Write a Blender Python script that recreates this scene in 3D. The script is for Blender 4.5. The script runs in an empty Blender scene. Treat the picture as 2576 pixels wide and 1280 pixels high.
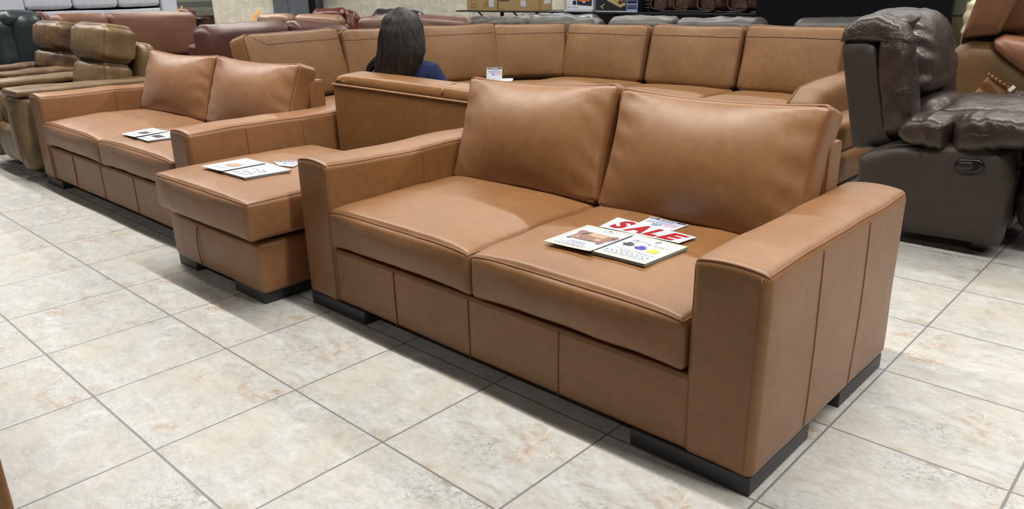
import bpy, math, random
import numpy as np
from mathutils import Vector
from mathutils.bvhtree import BVHTree
random.seed(5)
SC = bpy.context.scene
COL = SC.collection
PI = math.pi

# ------------------------------------------------------------------ camera
F_PX = 1934.2
YAW, PITCH, ROLL = (math.radians(a) for a in (-43.47, 19.36, -1.17))
TILE = .457
HC = TILE / .3718
CP = np.array([3.892 * HC, -.537 * HC, HC])
_fw = np.array([math.sin(YAW) * math.cos(PITCH), math.cos(YAW) * math.cos(PITCH), -math.sin(PITCH)])
_r = np.array([math.cos(YAW), -math.sin(YAW), 0])
_u = np.cross(_r, _fw)
_c, _s = math.cos(ROLL), math.sin(ROLL)
CM = np.array([_c * _r + _s * _u, -_s * _r + _c * _u, _fw])


def ray(px, py):
    return np.array([(px - 1288) / F_PX, (640 - py) / F_PX, 1.]) @ CM


def at(px, py, ax, v):
    """point of the place seen at a measured spot of the photo, on the plane ax = v"""
    d = ray(px, py)
    i = 'xyz'.index(ax)
    return CP + d * (v - CP[i]) / d[i]


def dep(px, py, z):
    return CP + z * ray(px, py)


cam = bpy.data.cameras.new('camera')
cam.sensor_fit = 'HORIZONTAL'
cam.sensor_width = 36
cam.lens = F_PX / 2576 * 36
cam.clip_start = .05
co = bpy.data.objects.new('camera', cam)
COL.objects.link(co)
from mathutils import Matrix
m = Matrix(((CM[0][0], CM[1][0], -CM[2][0], CP[0]), (CM[0][1], CM[1][1], -CM[2][1], CP[1]), (CM[0][2], CM[1][2], -CM[2][2], CP[2]), (0, 0, 0, 1)))
co.matrix_world = m
SC.camera = co
SC.view_settings.view_transform = 'Standard'
SC.view_settings.look = 'None'
SC.view_settings.gamma = 1
SC.view_settings.exposure = -0.15

# ------------------------------------------------------------------ noise

def _hash(i, j, k, s):
    n = (i * 374761393 + j * 668265263 + k * 2147483647 + s * 974634977) & 0xffffffff
    n = ((n ^ (n >> 13)) * 1274126177) & 0xffffffff
    return ((n ^ (n >> 16)) & 0xffff) / 65535. * 2 - 1


def vnoise(p, s=0):
    p = np.asarray(p, float)
    f = np.floor(p)
    t = p - f
    t = t * t * (3 - 2 * t)
    f = f.astype(np.int64)
    o = 0
    for a in (0, 1):
        for b in (0, 1):
            for c in (0, 1):
                w = (t[:, 0] if a else 1 - t[:, 0]) * (t[:, 1] if b else 1 - t[:, 1]) * (t[:, 2] if c else 1 - t[:, 2])
                o = o + w * _hash(f[:, 0] + a, f[:, 1] + b, f[:, 2] + c, s)
    return o


def fbm(p, s=0, n=3):
    return sum(vnoise(p * 2 ** k, s + k) / 2 ** k for k in range(n))


# ------------------------------------------------------------------ mesh helpers
class MB:
    """collects shapes into one mesh"""
    def __init__(self):
        self.v, self.f, self.mi = [], [], []
        self.n = 0

    def add(self, v, f, mi=0):
        v = np.asarray(v, float)
        self.v.append(v)
        self.f += [tuple(int(a) + self.n for a in q) for q in f]
        self.mi += [mi] * len(f)
        self.n += len(v)
        return self

    def build(self, name, mat, parent=None, smooth=True, sharp=None):
        me = bpy.data.meshes.new(name)
        v = np.concatenate(self.v)
        me.from_pydata(v.tolist(), [], self.f)
        for mm in (mat if isinstance(mat, (list, tuple)) else [mat]):
            me.materials.append(mm)
        if smooth:
            me.polygons.foreach_set('use_smooth', [True] * len(me.polygons))
        if any(self.mi):
            me.polygons.foreach_set('material_index', self.mi)
        me.validate()
        me.update()
        if sharp:
            me.set_sharp_from_angle(angle=math.radians(sharp))
        o = bpy.data.objects.new(name, me)
        COL.objects.link(o)
        if parent is not None:
            o.parent = parent
        return o


def _each(self, name, mat, parent=None, smooth=True):
    base = 0
    fs = list(self.f)
    for v in self.v:
        n = len(v)
        part = [tuple(i - base for i in q) for q in fs if base <= q[0] < base + n]
        m_ = MB()
        m_.add(v, part)
        m_.build(name, mat, parent, smooth)
        base += n


MB.build_each = _each


def tag(o, label=None, cat=None, group=None, kind=None):
    if label: o['label'] = label
    if cat: o['category'] = cat
    if group: o['group'] = group
    if kind: o['kind'] = kind
    return o


def thing(name, label, cat, loc=(0, 0, 0), rz=0, group=None):
    o = bpy.data.objects.new(name, None)
    COL.objects.link(o)
    o.location = loc
    o.rotation_euler = (0, 0, rz)
    o.empty_display_size = .1
    return tag(o, label, cat, group)


def _axis(s, r, n, mseg):
    h = s / 2 - r
    e = [r * math.tan(k / mseg * PI / 4) for k in range(1, mseg + 1)]
    return np.array([-h - a for a in reversed(e)] + list(np.linspace(-h, h, n + 1)) + [h + a for a in e])


def _round(raw, size, r):
    h = np.array(size) / 2 - r
    inn = np.clip(raw, -h, h)
    off = raw - inn
    L = np.linalg.norm(off, axis=1, keepdims=True)
    L[L < 1e-9] = 1
    return inn + off / L * r


def rbox(size, r, n=(6, 6, 4), mseg=3):
    size = np.array(size, float)
    r = min(r, .499 * size.min())
    ax = [_axis(size[i], r, n[i], mseg) for i in range(3)]
    N = [len(a) for a in ax]
    idx = -np.ones(N, int)
    sel = np.zeros(N, bool)
    sel[0] = sel[-1] = True
    sel[:, 0] = sel[:, -1] = True
    sel[:, :, 0] = sel[:, :, -1] = True
    ii = np.argwhere(sel)
    idx[sel] = np.arange(len(ii))
    raw = np.stack([ax[k][ii[:, k]] for k in range(3)], 1)
    P = _round(raw, size, r)
    F = []
    for k in range(3):
        a, b = [(1, 2), (2, 0), (0, 1)][k]
        for side in (0, N[k] - 1):
            for i in range(N[a] - 1):
                for j in range(N[b] - 1):
                    q = []
                    for di, dj in ((0, 0), (1, 0), (1, 1), (0, 1)):
                        c = [0, 0, 0]
                        c[k] = side; c[a] = i + di; c[b] = j + dj
                        q.append(idx[tuple(c)])
                    F.append(q if side else q[::-1])
    return P, F, raw / (size / 2)


def edge_loop(size, r, axis, sign, n=40, sides=None):
    """points along the rim of one face of a rounded box"""
    size = np.array(size, float)
    r = min(r, .499 * size.min())
    a, b = [(1, 2), (2, 0), (0, 1)][axis]
    pts = []
    cor = [(-1, -1), (1, -1), (1, 1), (-1, 1)]
    for k in range(4):
        p, q = cor[k], cor[(k + 1) % 4]
        for t in np.linspace(0, 1, n, endpoint=False):
            c = [0, 0, 0]
            c[axis] = sign
            c[a] = p[0] + (q[0] - p[0]) * t
            c[b] = p[1] + (q[1] - p[1]) * t
            pts.append(c)
    U = np.array(pts, float)
    return _round(U * size / 2, size, r), U


def tube(path, rad, closed=False, k=6, caps=True):
    P = np.asarray(path, float)
    n = len(P)
    if np.isscalar(rad):
        rad = np.full(n, rad)
    T = np.roll(P, -1, 0) - np.roll(P, 1, 0)
    if not closed:
        T[0] = P[1] - P[0]
        T[-1] = P[-1] - P[-2]
    T /= np.linalg.norm(T, axis=1, keepdims=True) + 1e-12
    a = np.array([0, 0, 1.]) if abs(T[0][2]) < .9 else np.array([1., 0, 0])
    nv = np.cross(T[0], a)
    nv /= np.linalg.norm(nv)
    V = []
    for i in range(n):
        nv = nv - T[i] * (nv @ T[i])
        nv /= np.linalg.norm(nv) + 1e-12
        b = np.cross(T[i], nv)
        for j in range(k):
            th = 2 * PI * j / k
            V.append(P[i] + rad[i] * (math.cos(th) * nv + math.sin(th) * b))
    F = []
    for i in range(n if closed else n - 1):
        i2 = (i + 1) % n
        for j in range(k):
            j2 = (j + 1) % k
            F.append((i * k + j, i * k + j2, i2 * k + j2, i2 * k + j))
    if not closed and caps:
        F.append(tuple(range(k))[::-1])
        F.append(tuple((n - 1) * k + j for j in range(k)))
    return np.array(V), F


def rot(ax=0, ay=0, az=0):
    return np.array(Matrix.Rotation(az, 3, 'Z') @ Matrix.Rotation(ay, 3, 'Y') @ Matrix.Rotation(ax, 3, 'X'))


def soft(name, parent, mat, size, c, r=.03, n=(10, 8, 4), mseg=3, R=None, fn=None, pipes=(), pr=.004, pmat=None, pipe_name='piping', pn=40):
    """an upholstered block: rounded box, deformed by fn(P, U), turned by R and set at c; piping becomes its child"""
    P, F, U = rbox(size, r, n, mseg)
    if fn: P = fn(P.copy(), U)
    T = (lambda p: p @ R.T + np.array(c)) if R is not None else (lambda p: p + np.array(c))
    o = MB().add(T(P), F).build(name, mat, parent)
    if pipes:
        mb = MB()
        for ax, sg in pipes:
            p, u = edge_loop(size, r, ax, sg, pn)
            if fn: p = fn(p.copy(), u)
            mb.add(*tube(T(p), pr, True))
        mb.build_each(pipe_name, pmat or mat, o)
    return o


def puff(ax, amt, pw=1.0, sign=0):
    """bulge of the two faces across axis ax"""
    b, d = [q for q in range(3) if q != ax]
    def f(P, U):
        w = np.clip(np.abs(U[:, ax]), 0, 1) ** 2 * np.sign(U[:, ax])
        if sign: w = np.where(np.sign(U[:, ax]) == sign, w, 0)
        e = np.clip(1 - U[:, b] ** 2, 0, 1) ** pw * np.clip(1 - U[:, d] ** 2, 0, 1) ** pw
        P[:, ax] += w * amt * e
        return P
    return f


def squircle(a, b, p=12., top=False):
    """rounds the corners of the outline seen across the third axis"""
    def f(P, U):
        ua, ub = np.abs(U[:, a]), np.abs(U[:, b])
        mx = np.maximum(ua, ub)
        s = np.where(mx > 1e-6, mx / ((ua ** p + ub ** p) ** (1 / p) + 1e-12), 1)
        if top: s = np.where(U[:, b] > 0, s, 1)
        P[:, a] *= s
        P[:, b] *= s
        return P
    return f


def wrinkle(amt, scale, seed=0, edge=0.0):
    sc = np.array(scale, float)
    def f(P, U):
        d = fbm(P * sc, seed, 3) * amt
        if edge:
            e = np.sort(np.abs(U), axis=1)[:, 1]
            d = d * (1 - edge + edge * np.clip((e - .45) / .5, 0, 1))
        nrm = U / (np.linalg.norm(U, axis=1, keepdims=True) + 1e-9)
        m_ = np.argmax(np.abs(U), 1)
        nn = np.zeros_like(P)
        nn[np.arange(len(P)), m_] = np.sign(U[np.arange(len(P)), m_])
        nn = nn * .8 + nrm * .3
        return P + nn * d[:, None]
    return f


def chain(*fs):
    def f(P, U):
        for g in fs:
            P = g(P, U)
        return P
    return f


def outline_smooth(pts, n=80, it=2, e=None):
    p = np.array(pts, float)
    if e:                                   # keep corners: round them only over the length e
        q = []
        for i in range(len(p)):
            for o in (p[i - 1], None, p[(i + 1) % len(p)]):
                if o is None: q.append(p[i]); continue
                L = np.linalg.norm(o - p[i])
                q.append(p[i] + (o - p[i]) * min(.33, e / L))
        p = np.array(q)
    for _ in range(it):
        q = np.roll(p, -1, 0)
        p = np.stack([.75 * p + .25 * q, .25 * p + .75 * q], 1).reshape(-1, p.shape[1])
    d = np.linalg.norm(np.roll(p, -1, 0) - p, axis=1)
    s = np.concatenate([[0], np.cumsum(d)])
    pc = np.vstack([p, p[:1]])
    t = np.linspace(0, s[-1], n, endpoint=False)
    return np.stack([np.interp(t, s, pc[:, k]) for k in range(p.shape[1])], 1)


def pillow(pts, t, bulge=.0, p=4., n=80, rings=9, it=2, fn=None, e=None):
    """solid from an outline (u, v): thickness t across w, rounded rim, bulging faces; local coords (u, v, w)"""
    o = outline_smooth(pts, n, it, e)
    c = (o.min(0) + o.max(0)) / 2 if e else o.mean(0)
    V, F = [], []
    fr = [1 - (1 - k / rings) ** 2.2 for k in range(rings + 1)][::-1]
    for side in (1, -1):
        for i, f in enumerate(fr):
            if side < 0 and i == 0:
                continue
            w = side * (t / 2 * (max(0, 1 - f ** (p * 2))) ** (1 / 2.2) + bulge * (1 - f * f))
            for q in o:
                V.append([*(c + (q - c) * max(f, .0)), w])
    V = np.array(V)
    def ring(side, i):
        if i == 0: return 0
        return (i if side > 0 else rings + i) * n
    for side in (1, -1):
        for i in range(rings):
            a, b = ring(side, i), ring(side, i + 1)
            for j in range(n):
                j2 = (j + 1) % n
                q = (a + j, a + j2, b + j2, b + j)
                F.append(q if side > 0 else q[::-1])
    if fn: V = fn(V)
    return V, F


def place(V, org, eu, ev, ew):
    return np.asarray(org) + V[:, :1] * np.asarray(eu) + V[:, 1:2] * np.asarray(ev) + V[:, 2:] * np.asarray(ew)


def box(lo, hi):
    lo, hi = np.array(lo, float), np.array(hi, float)
    v = [(x, y, z) for x in (lo[0], hi[0]) for y in (lo[1], hi[1]) for z in (lo[2], hi[2])]
    f = [(0, 1, 3, 2), (4, 6, 7, 5), (0, 4, 5, 1), (2, 3, 7, 6), (0, 2, 6, 4), (1, 5, 7, 3)]
    return np.array(v), f


def outline_open(p, n):
    p = np.array(p, float)
    for _ in range(3):
        q = np.stack([.75 * p[:-1] + .25 * p[1:], .25 * p[:-1] + .75 * p[1:]], 1).reshape(-1, 3)
        p = np.vstack([p[:1], q, p[-1:]])
    return p


# ------------------------------------------------------------------ materials
def lin(c):
    return tuple(((x / 255) / 12.92 if x / 255 <= .04045 else ((x / 255 + .055) / 1.055) ** 2.4) for x in c) + (1,)


def nodes(name):
    mt = bpy.data.materials.new(name)
    mt.use_nodes = True
    nt = mt.node_tree
    b = nt.nodes['Principled BSDF']
    return mt, nt, b


def N(nt, typ, **k):
    n = nt.nodes.new(typ)
    for a, v in k.items():
        if a.startswith('i_'):
            key = a[2:]
            n.inputs[int(key) if key.isdigit() else key.replace('_', ' ')].default_value = v
        else:
            setattr(n, a, v)
    return n


def noise(nt, vec, scale, detail=3, rough=.55, dist=0):
    n = N(nt, 'ShaderNodeTexNoise')
    n.inputs['Scale'].default_value = scale
    n.inputs['Detail'].default_value = detail
    n.inputs['Roughness'].default_value = rough
    n.inputs['Distortion'].default_value = dist
    nt.links.new(vec, n.inputs['Vector'])
    return n.outputs['Fac']


def ramp(nt, fac, stops):
    r = N(nt, 'ShaderNodeValToRGB')
    e = r.color_ramp.elements
    while len(e) < len(stops): e.new(.5)
    for x, (p, c) in zip(e, stops):
        x.position = p
        x.color = c
    nt.links.new(fac, r.inputs['Fac'])
    return r.outputs['Color']


def mix(nt, fac, a, b, mode='MIX'):
    n = N(nt, 'ShaderNodeMix', data_type='RGBA', blend_type=mode)
    for sock, val in ((n.inputs[0], fac), (n.inputs[6], a), (n.inputs[7], b)):
        if isinstance(val, (int, float, tuple)): sock.default_value = val
        else: nt.links.new(val, sock)
    return n.outputs[2]


def mth(nt, op, a, b=None, c=None):
    n = N(nt, 'ShaderNodeMath', operation=op)
    for i, v in enumerate((a, b, c)):
        if v is None: continue
        if isinstance(v, (int, float)): n.inputs[i].default_value = v
        else: nt.links.new(v, n.inputs[i])
    return n.outputs[0]


def leather(name, c1, c2, rough=.42, mottle=.5, grain=.12, crease=.15, spec=.5, mscale=3.5, ridge=0, sheen=0.0):
    mt, nt, b = nodes(name)
    tc = N(nt, 'ShaderNodeTexCoord').outputs['Object']
    n1 = noise(nt, tc, mscale, 4, .6)
    n2 = noise(nt, tc, 28, 3, .6)
    n3 = noise(nt, tc, 420, 2, .5)
    n4 = noise(nt, tc, 11, 3, .5, .3)
    base = ramp(nt, n1, [(.5 - .28 / max(mottle, .1) * .5, lin(c2)), (.5 + .28 / max(mottle, .1) * .5, lin(c1))])
    fleck = ramp(nt, n2, [(.3, (.90, .90, .90, 1)), (.7, (1.06, 1.06, 1.06, 1))])
    base = mix(nt, 1.0, base, fleck, 'MULTIPLY')
    nt.links.new(base, b.inputs['Base Color'])
    rr = N(nt, 'ShaderNodeMapRange', i_3=rough - .07, i_4=rough + .08)
    nt.links.new(n4, rr.inputs[0])
    nt.links.new(rr.outputs[0], b.inputs['Roughness'])
    b.inputs['Specular IOR Level'].default_value = spec
    b.inputs['Specular Tint'].default_value = (1.0, .91, .82, 1)
    b.inputs['Sheen Weight'].default_value = sheen
    b.inputs['Sheen Roughness'].default_value = .4
    b.inputs['Sheen Tint'].default_value = (1, .92, .90, 1)
    b1 = N(nt, 'ShaderNodeBump')
    b1.inputs['Strength'].default_value = grain
    b1.inputs['Distance'].default_value = .002
    nt.links.new(n3, b1.inputs['Height'])
    b2 = N(nt, 'ShaderNodeBump')
    b2.inputs['Strength'].default_value = crease * .35
    b2.inputs['Distance'].default_value = .012
    nt.links.new(n4, b2.inputs['Height'])
    nt.links.new(b1.outputs[0], b2.inputs['Normal'])
    out_ = b2.outputs[0]
    if ridge:
        n5 = noise(nt, tc, 9, 4, .55, 1.2)
        rg = mth(nt, 'POWER', mth(nt, 'SUBTRACT', 1.0, mth(nt, 'ABSOLUTE', mth(nt, 'MULTIPLY', mth(nt, 'SUBTRACT', n5, .5), 3.0))), 4.0)
        b3_ = N(nt, 'ShaderNodeBump')
        b3_.inputs['Strength'].default_value = ridge
        b3_.inputs['Distance'].default_value = .008
        nt.links.new(rg, b3_.inputs['Height'])
        nt.links.new(out_, b3_.inputs['Normal'])
        out_ = b3_.outputs[0]
    nt.links.new(out_, b.inputs['Normal'])
    return mt


def plain(name, c, rough=.5, spec=.5, metal=0, var=.06, scale=12, bump=0):
    mt, nt, b = nodes(name)
    tc = N(nt, 'ShaderNodeTexCoord').outputs['Object']
    n1 = noise(nt, tc, scale, 3)
    a = lin(c)
    base = ramp(nt, n1, [(.3, tuple(x * (1 - var) for x in a[:3]) + (1,)), (.7, tuple(min(1, x * (1 + var)) for x in a[:3]) + (1,))])
    nt.links.new(base, b.inputs['Base Color'])
    b.inputs['Roughness'].default_value = rough
    b.inputs['Specular IOR Level'].default_value = spec
    b.inputs['Metallic'].default_value = metal
    if bump:
        b1 = N(nt, 'ShaderNodeBump')
        b1.inputs['Strength'].default_value = bump
        b1.inputs['Distance'].default_value = .003
        nt.links.new(noise(nt, tc, 180, 3), b1.inputs['Height'])
        nt.links.new(b1.outputs[0], b.inputs['Normal'])
    return mt


CARAMEL = leather('caramel_leather', (129, 87, 45), (114, 74, 34), .45, .55, spec=.75, sheen=.08)
CARAMEL_PIPE = plain('caramel_welt', (118, 70, 36), .5)
CARAMEL2 = leather('rosy_caramel_leather', (133, 91, 53), (120, 78, 42), .45, .5, spec=.75, sheen=.08)
TAN = leather('golden_tan_leather', (120, 84, 46), (104, 70, 37), .5, .6, spec=.5)
TAN_PIPE = plain('tan_welt', (84, 48, 20), .55)
OLIVE = leather('olive_tan_leather', (113, 92, 63), (91, 70, 46), .42, .9, crease=.25, mscale=6)
OLIVE_PIPE = plain('olive_welt', (78, 60, 38), .5)
OLIVE_D = leather('worn_brown_leather', (104, 80, 52), (62, 43, 30), .42, 1.2, crease=.3, ridge=.07, mscale=6)
BROWN = leather('brown_leather', (112, 76, 58), (98, 64, 48), .45, .6)
CHOC = leather('chocolate_leather', (78, 46, 36), (60, 34, 28), .4, .6)
MAROON = leather('maroon_leather', (96, 48, 34), (74, 34, 26), .45, .6)
OXBLOOD = leather('oxblood_leather', (88, 42, 30), (64, 30, 24), .32, .7, crease=.3)
MAHOG = leather('mahogany_leather', (96, 70, 58), (82, 56, 47), .4, .6, crease=.3)
GREYL = leather('grey_leather', (74, 71, 67), (58, 57, 55), .45, .7, crease=.4)
GREYB = leather('bluish_grey_leather', (66, 68, 80), (50, 52, 62), .3, .7, crease=.4)
BLACKL = leather('black_leather', (44, 42, 42), (28, 28, 30), .35, .6, crease=.4)
DBROWN = leather('dark_brown_leather', (56, 44, 38), (40, 31, 27), .34, 1.1, crease=.6, ridge=.16, mscale=7)
DBROWN_M = leather('dark_brown_vinyl', (44, 36, 32), (39, 32, 28), .5, .5)
RUST = leather('cinnamon_leather', (116, 76, 50), (102, 65, 41), .48, .6)
RUST_S = leather('golden_brown_vinyl', (100, 72, 38), (90, 63, 32), .55, .5)
RUST_PK = leather('cinnamon_pocket_leather', (112, 72, 34), (84, 50, 22), .4, .8, crease=.5)
TEAL = leather('dark_teal_leather', (38, 50, 52), (28, 37, 40), .4, .6)
CREAM = leather('cream_leather', (206, 196, 160), (190, 180, 146), .4, .5)
WHITEL = leather('white_leather', (196, 199, 208), (186, 190, 200), .4, .5, crease=.1)
LEG = plain('charcoal_wood', (42, 42, 43), .45, var=.1)
BLACKP = plain('black_plastic', (10, 10, 11), .25)
BLACKW = plain('black_paint', (4, 5, 9), .7, .15)
GREYPANEL = plain('slate_grey_panel', (78, 81, 86), .5)
CARD = plain('cardboard', (164, 137, 94), .8, .2, var=.05, scale=40)
CARD_D = plain('brown_ink', (112, 88, 54), .8, .2)
PAPER = plain('white_paper', (186, 190, 193), .5, .3, var=.02)
PAPER_Y = plain('cream_paper', (190, 186, 158), .5, .3, var=.02)
EDGE = plain('page_edges', (128, 131, 126), .7, .2, var=.2, scale=300)
INK = plain('dark_ink', (38, 36, 48), .6, .3)
INK_G = plain('grey_ink', (128, 132, 136), .6, .3)
INK_L = plain('pale_ink', (205, 210, 212), .6, .3)
INK_B = plain('blue_ink', (88, 92, 150), .6, .3)
INK_R = plain('red_ink', (150, 24, 30), .55, .3, var=.05)
INK_P = plain('pink_ink', (214, 130, 140), .6, .3)
NAVY_INK = plain('navy_ink', (24, 24, 56), .6, .3)
PIC_BR = plain('printed_brown', (122, 92, 80), .5, .3, var=.25, scale=60)
PIC_DB = plain('printed_dark_brown', (78, 56, 50), .5, .3, var=.2, scale=60)
PIC_TN = plain('printed_tan', (160, 134, 112), .5, .3, var=.15, scale=60)
PIC_BK = plain('printed_black', (52, 54, 58), .5, .3, var=.3, scale=90)
PIC_VI = plain('printed_violet', (58, 46, 140), .5, .3, var=.15, scale=90)
PIC_YE = plain('printed_yellow', (190, 174, 60), .5, .3, var=.1, scale=90)
GOLD = plain('printed_gold', (176, 158, 106), .5, .3, var=.25, scale=60)
ORANGE = plain('orange_print', (226, 104, 26), .5, .3)
SKYB = plain('light_blue_print', (122, 150, 190), .5, .3)
DARKC = plain('dark_print', (40, 40, 42), .5, .3)
BAGL = leather('brown_bag_leather', (76, 49, 38), (52, 33, 27), .45, .9, crease=.6, ridge=.4)
WOOD = plain('dark_wood', (54, 28, 22), .35, var=.2)
WOODTAN = plain('orange_wood', (214, 148, 60), .5)
SKIN = plain('skin', (214, 168, 140), .55)
LIP = plain('lips', (170, 92, 84), .5)
NAVY = plain('navy_cloth', (30, 38, 68), .85, .2, var=.15, scale=30, bump=.3)
DENIM = plain('dark_trousers', (40, 42, 54), .85, .2, var=.1, scale=40, bump=.3)
SHOE = plain('white_sneaker', (210, 210, 206), .6)
CHROME = plain('clear_tag', (214, 210, 200), .25)


def hair_mat():
    mt, nt, b = nodes('dark_brown_hair')
    tc = N(nt, 'ShaderNodeTexCoord').outputs['Object']
    mp = N(nt, 'ShaderNodeMapping')
    mp.inputs['Scale'].default_value = (60, 60, 3)
    nt.links.new(tc, mp.inputs[0])
    n = noise(nt, mp.outputs[0], 1.5, 3)
    nt.links.new(ramp(nt, n, [(.3, lin((24, 20, 19))), (.7, lin((58, 50, 44)))]), b.inputs['Base Color'])
    b.inputs['Roughness'].default_value = .5
    b.inputs['Specular IOR Level'].default_value = .3
    return mt


HAIR = hair_mat()


def floor_mat():
    mt, nt, b = nodes('stone_look_tiles')
    L = nt.links.new
    tc = N(nt, 'ShaderNodeTexCoord').outputs['Object']
    sp = N(nt, 'ShaderNodeSeparateXYZ')
    L(tc, sp.inputs[0])
    u = mth(nt, 'DIVIDE', sp.outputs[0], TILE)
    v = mth(nt, 'DIVIDE', sp.outputs[1], TILE)
    fu, fv = mth(nt, 'FLOOR', u), mth(nt, 'FLOOR', v)
    lu, lv = mth(nt, 'SUBTRACT', u, fu), mth(nt, 'SUBTRACT', v, fv)
    def edge(l):
        return mth(nt, 'MINIMUM', l, mth(nt, 'SUBTRACT', 1.0, l))
    gd = mth(nt, 'MINIMUM', edge(lu), edge(lv))
    g = N(nt, 'ShaderNodeMapRange', interpolation_type='SMOOTHSTEP')
    g.inputs[1].default_value = .0052
    g.inputs[2].default_value = .0082
    L(gd, g.inputs[0])
    grout = g.outputs[0]                                   # 0 in the joint, 1 on the tile
    cid = N(nt, 'ShaderNodeCombineXYZ')
    L(fu, cid.inputs[0]); L(fv, cid.inputs[1])
    wn = N(nt, 'ShaderNodeTexWhiteNoise', noise_dimensions='2D')
    L(cid.outputs[0], wn.inputs['Vector'])
    var = mth(nt, 'FLOOR', mth(nt, 'MULTIPLY', wn.outputs['Value'], 5))
    cl = N(nt, 'ShaderNodeCombineXYZ')
    L(mth(nt, 'ADD', lu, mth(nt, 'MULTIPLY', var, 3.37)), cl.inputs[0])
    L(mth(nt, 'ADD', lv, mth(nt, 'MULTIPLY', var, 1.71)), cl.inputs[1])
    q = cl.outputs[0]
    mp = N(nt, 'ShaderNodeMapping')
    mp.inputs['Rotation'].default_value = (0, 0, .5)
    mp.inputs['Scale'].default_value = (1, 1.6, 1)
    L(q, mp.inputs[0])
    qs = mp.outputs[0]
    big = noise(nt, q, 1.7, 4, .6, .4)
    str_ = noise(nt, qs, 4.0, 6, .68, .7)
    fine = noise(nt, qs, 17, 6, .75, .5)
    base = ramp(nt, str_, [(.30, lin((132, 127, 117))), (.45, lin((160, 157, 150))), (.60, lin((177, 175, 170))), (.78, lin((194, 194, 191)))])
    base = mix(nt, .4, base, ramp(nt, fine, [(.3, lin((138, 131, 118))), (.55, lin((180, 177, 170))), (.75, lin((196, 195, 191)))]))
    warm = ramp(nt, big, [(.46, (0, 0, 0, 1)), (.66, (1, 1, 1, 1))])
    base = mix(nt, mth(nt, 'MULTIPLY', warm, .45), base, lin((172, 162, 143)))
    # rusty patches
    m1 = noise(nt, q, 2.3, 2, .5, .2)
    m2 = noise(nt, qs, 9, 6, .75, 1.0)
    rust = mth(nt, 'MULTIPLY', ramp(nt, m1, [(.58, (0, 0, 0, 1)), (.69, (1, 1, 1, 1))]), ramp(nt, m2, [(.42, (0, 0, 0, 1)), (.60, (1, 1, 1, 1))]))
    base = mix(nt, mth(nt, 'MULTIPLY', rust, .75), base, lin((142, 106, 64)))
    # grey pitting
    mp2 = N(nt, 'ShaderNodeMapping')
    mp2.inputs['Location'].default_value = (7.3, 2.1, 0)
    L(q, mp2.inputs[0])
    m3 = noise(nt, mp2.outputs[0], 2.1, 2, .5, .2)
    m4 = noise(nt, mp2.outputs[0], 26, 5, .7, 1.5)
    pit = mth(nt, 'MULTIPLY', ramp(nt, m3, [(.55, (0, 0, 0, 1)), (.66, (1, 1, 1, 1))]), ramp(nt, m4, [(.5, (0, 0, 0, 1)), (.62, (1, 1, 1, 1))]))
    base = mix(nt, mth(nt, 'MULTIPLY', pit, .65), base, lin((106, 101, 94)))
    # pale veins
    vn = noise(nt, mp2.outputs[0], 3.0, 4, .6, .8)
    vd = mth(nt, 'ABSOLUTE', mth(nt, 'SUBTRACT', vn, .5))
    vein = ramp(nt, vd, [(.0012, (1, 1, 1, 1)), (.006, (0, 0, 0, 1))])
    vmask = ramp(nt, m1, [(.57, (0, 0, 0, 1)), (.64, (1, 1, 1, 1))])
    base = mix(nt, mth(nt, 'MULTIPLY', mth(nt, 'MULTIPLY', vein, vmask), .6), base, lin((206, 202, 190)))
    col = mix(nt, grout, lin((112, 108, 106)), base)
    L(col, b.inputs['Base Color'])
    b.inputs['Roughness'].default_value = .38
    b.inputs['Specular IOR Level'].default_value = .4
    bp = N(nt, 'ShaderNodeBump')
    bp.inputs['Strength'].default_value = .5
    bp.inputs['Distance'].default_value = .004
    hh = mth(nt, 'ADD', grout, mth(nt, 'MULTIPLY', fine, .25))
    L(hh, bp.inputs['Height'])
    L(bp.outputs[0], b.inputs['Normal'])
    return mt


def wall_tile_mat(name, w, h, off=.5, c=((202, 198, 180), (180, 175, 156), (220, 217, 203))):
    mt, nt, b = nodes(name)
    L = nt.links.new
    tc = N(nt, 'ShaderNodeTexCoord').outputs['Object']
    sp = N(nt, 'ShaderNodeSeparateXYZ')
    L(tc, sp.inputs[0])
    v = mth(nt, 'DIVIDE', sp.outputs[2], h)
    fv = mth(nt, 'FLOOR', v)
    u = mth(nt, 'ADD', mth(nt, 'DIVIDE', sp.outputs[0], w), mth(nt, 'MULTIPLY', fv, off))
    fu = mth(nt, 'FLOOR', u)
    lu, lv = mth(nt, 'SUBTRACT', u, fu), mth(nt, 'SUBTRACT', v, fv)
    e = lambda l: mth(nt, 'MINIMUM', l, mth(nt, 'SUBTRACT', 1.0, l))
    gd = mth(nt, 'MINIMUM', mth(nt, 'MULTIPLY', e(lu), w), mth(nt, 'MULTIPLY', e(lv), h))
    g = N(nt, 'ShaderNodeMapRange')
    g.inputs[1].default_value = .0025
    g.inputs[2].default_value = .006
    L(gd, g.inputs[0])
    cid = N(nt, 'ShaderNodeCombineXYZ')
    L(fu, cid.inputs[0]); L(fv, cid.inputs[1])
    wn = N(nt, 'ShaderNodeTexWhiteNoise', noise_dimensions='2D')
    L(cid.outputs[0], wn.inputs['Vector'])
    n1 = noise(nt, tc, 11, 6, .75, .3)
    base = ramp(nt, n1, [(.32, lin(c[1])), (.5, lin(c[0])), (.68, lin(c[2]))])
    tint = ramp(nt, wn.outputs['Value'], [(0, (.88, .87, .84, 1)), (1, (1.06, 1.06, 1.06, 1))])
    base = mix(nt, 1.0, base, tint, 'MULTIPLY')
    col = mix(nt, g.outputs[0], lin((198, 192, 172)), base)
    L(col, b.inputs['Base Color'])
    b.inputs['Roughness'].default_value = .5
    return mt


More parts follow.
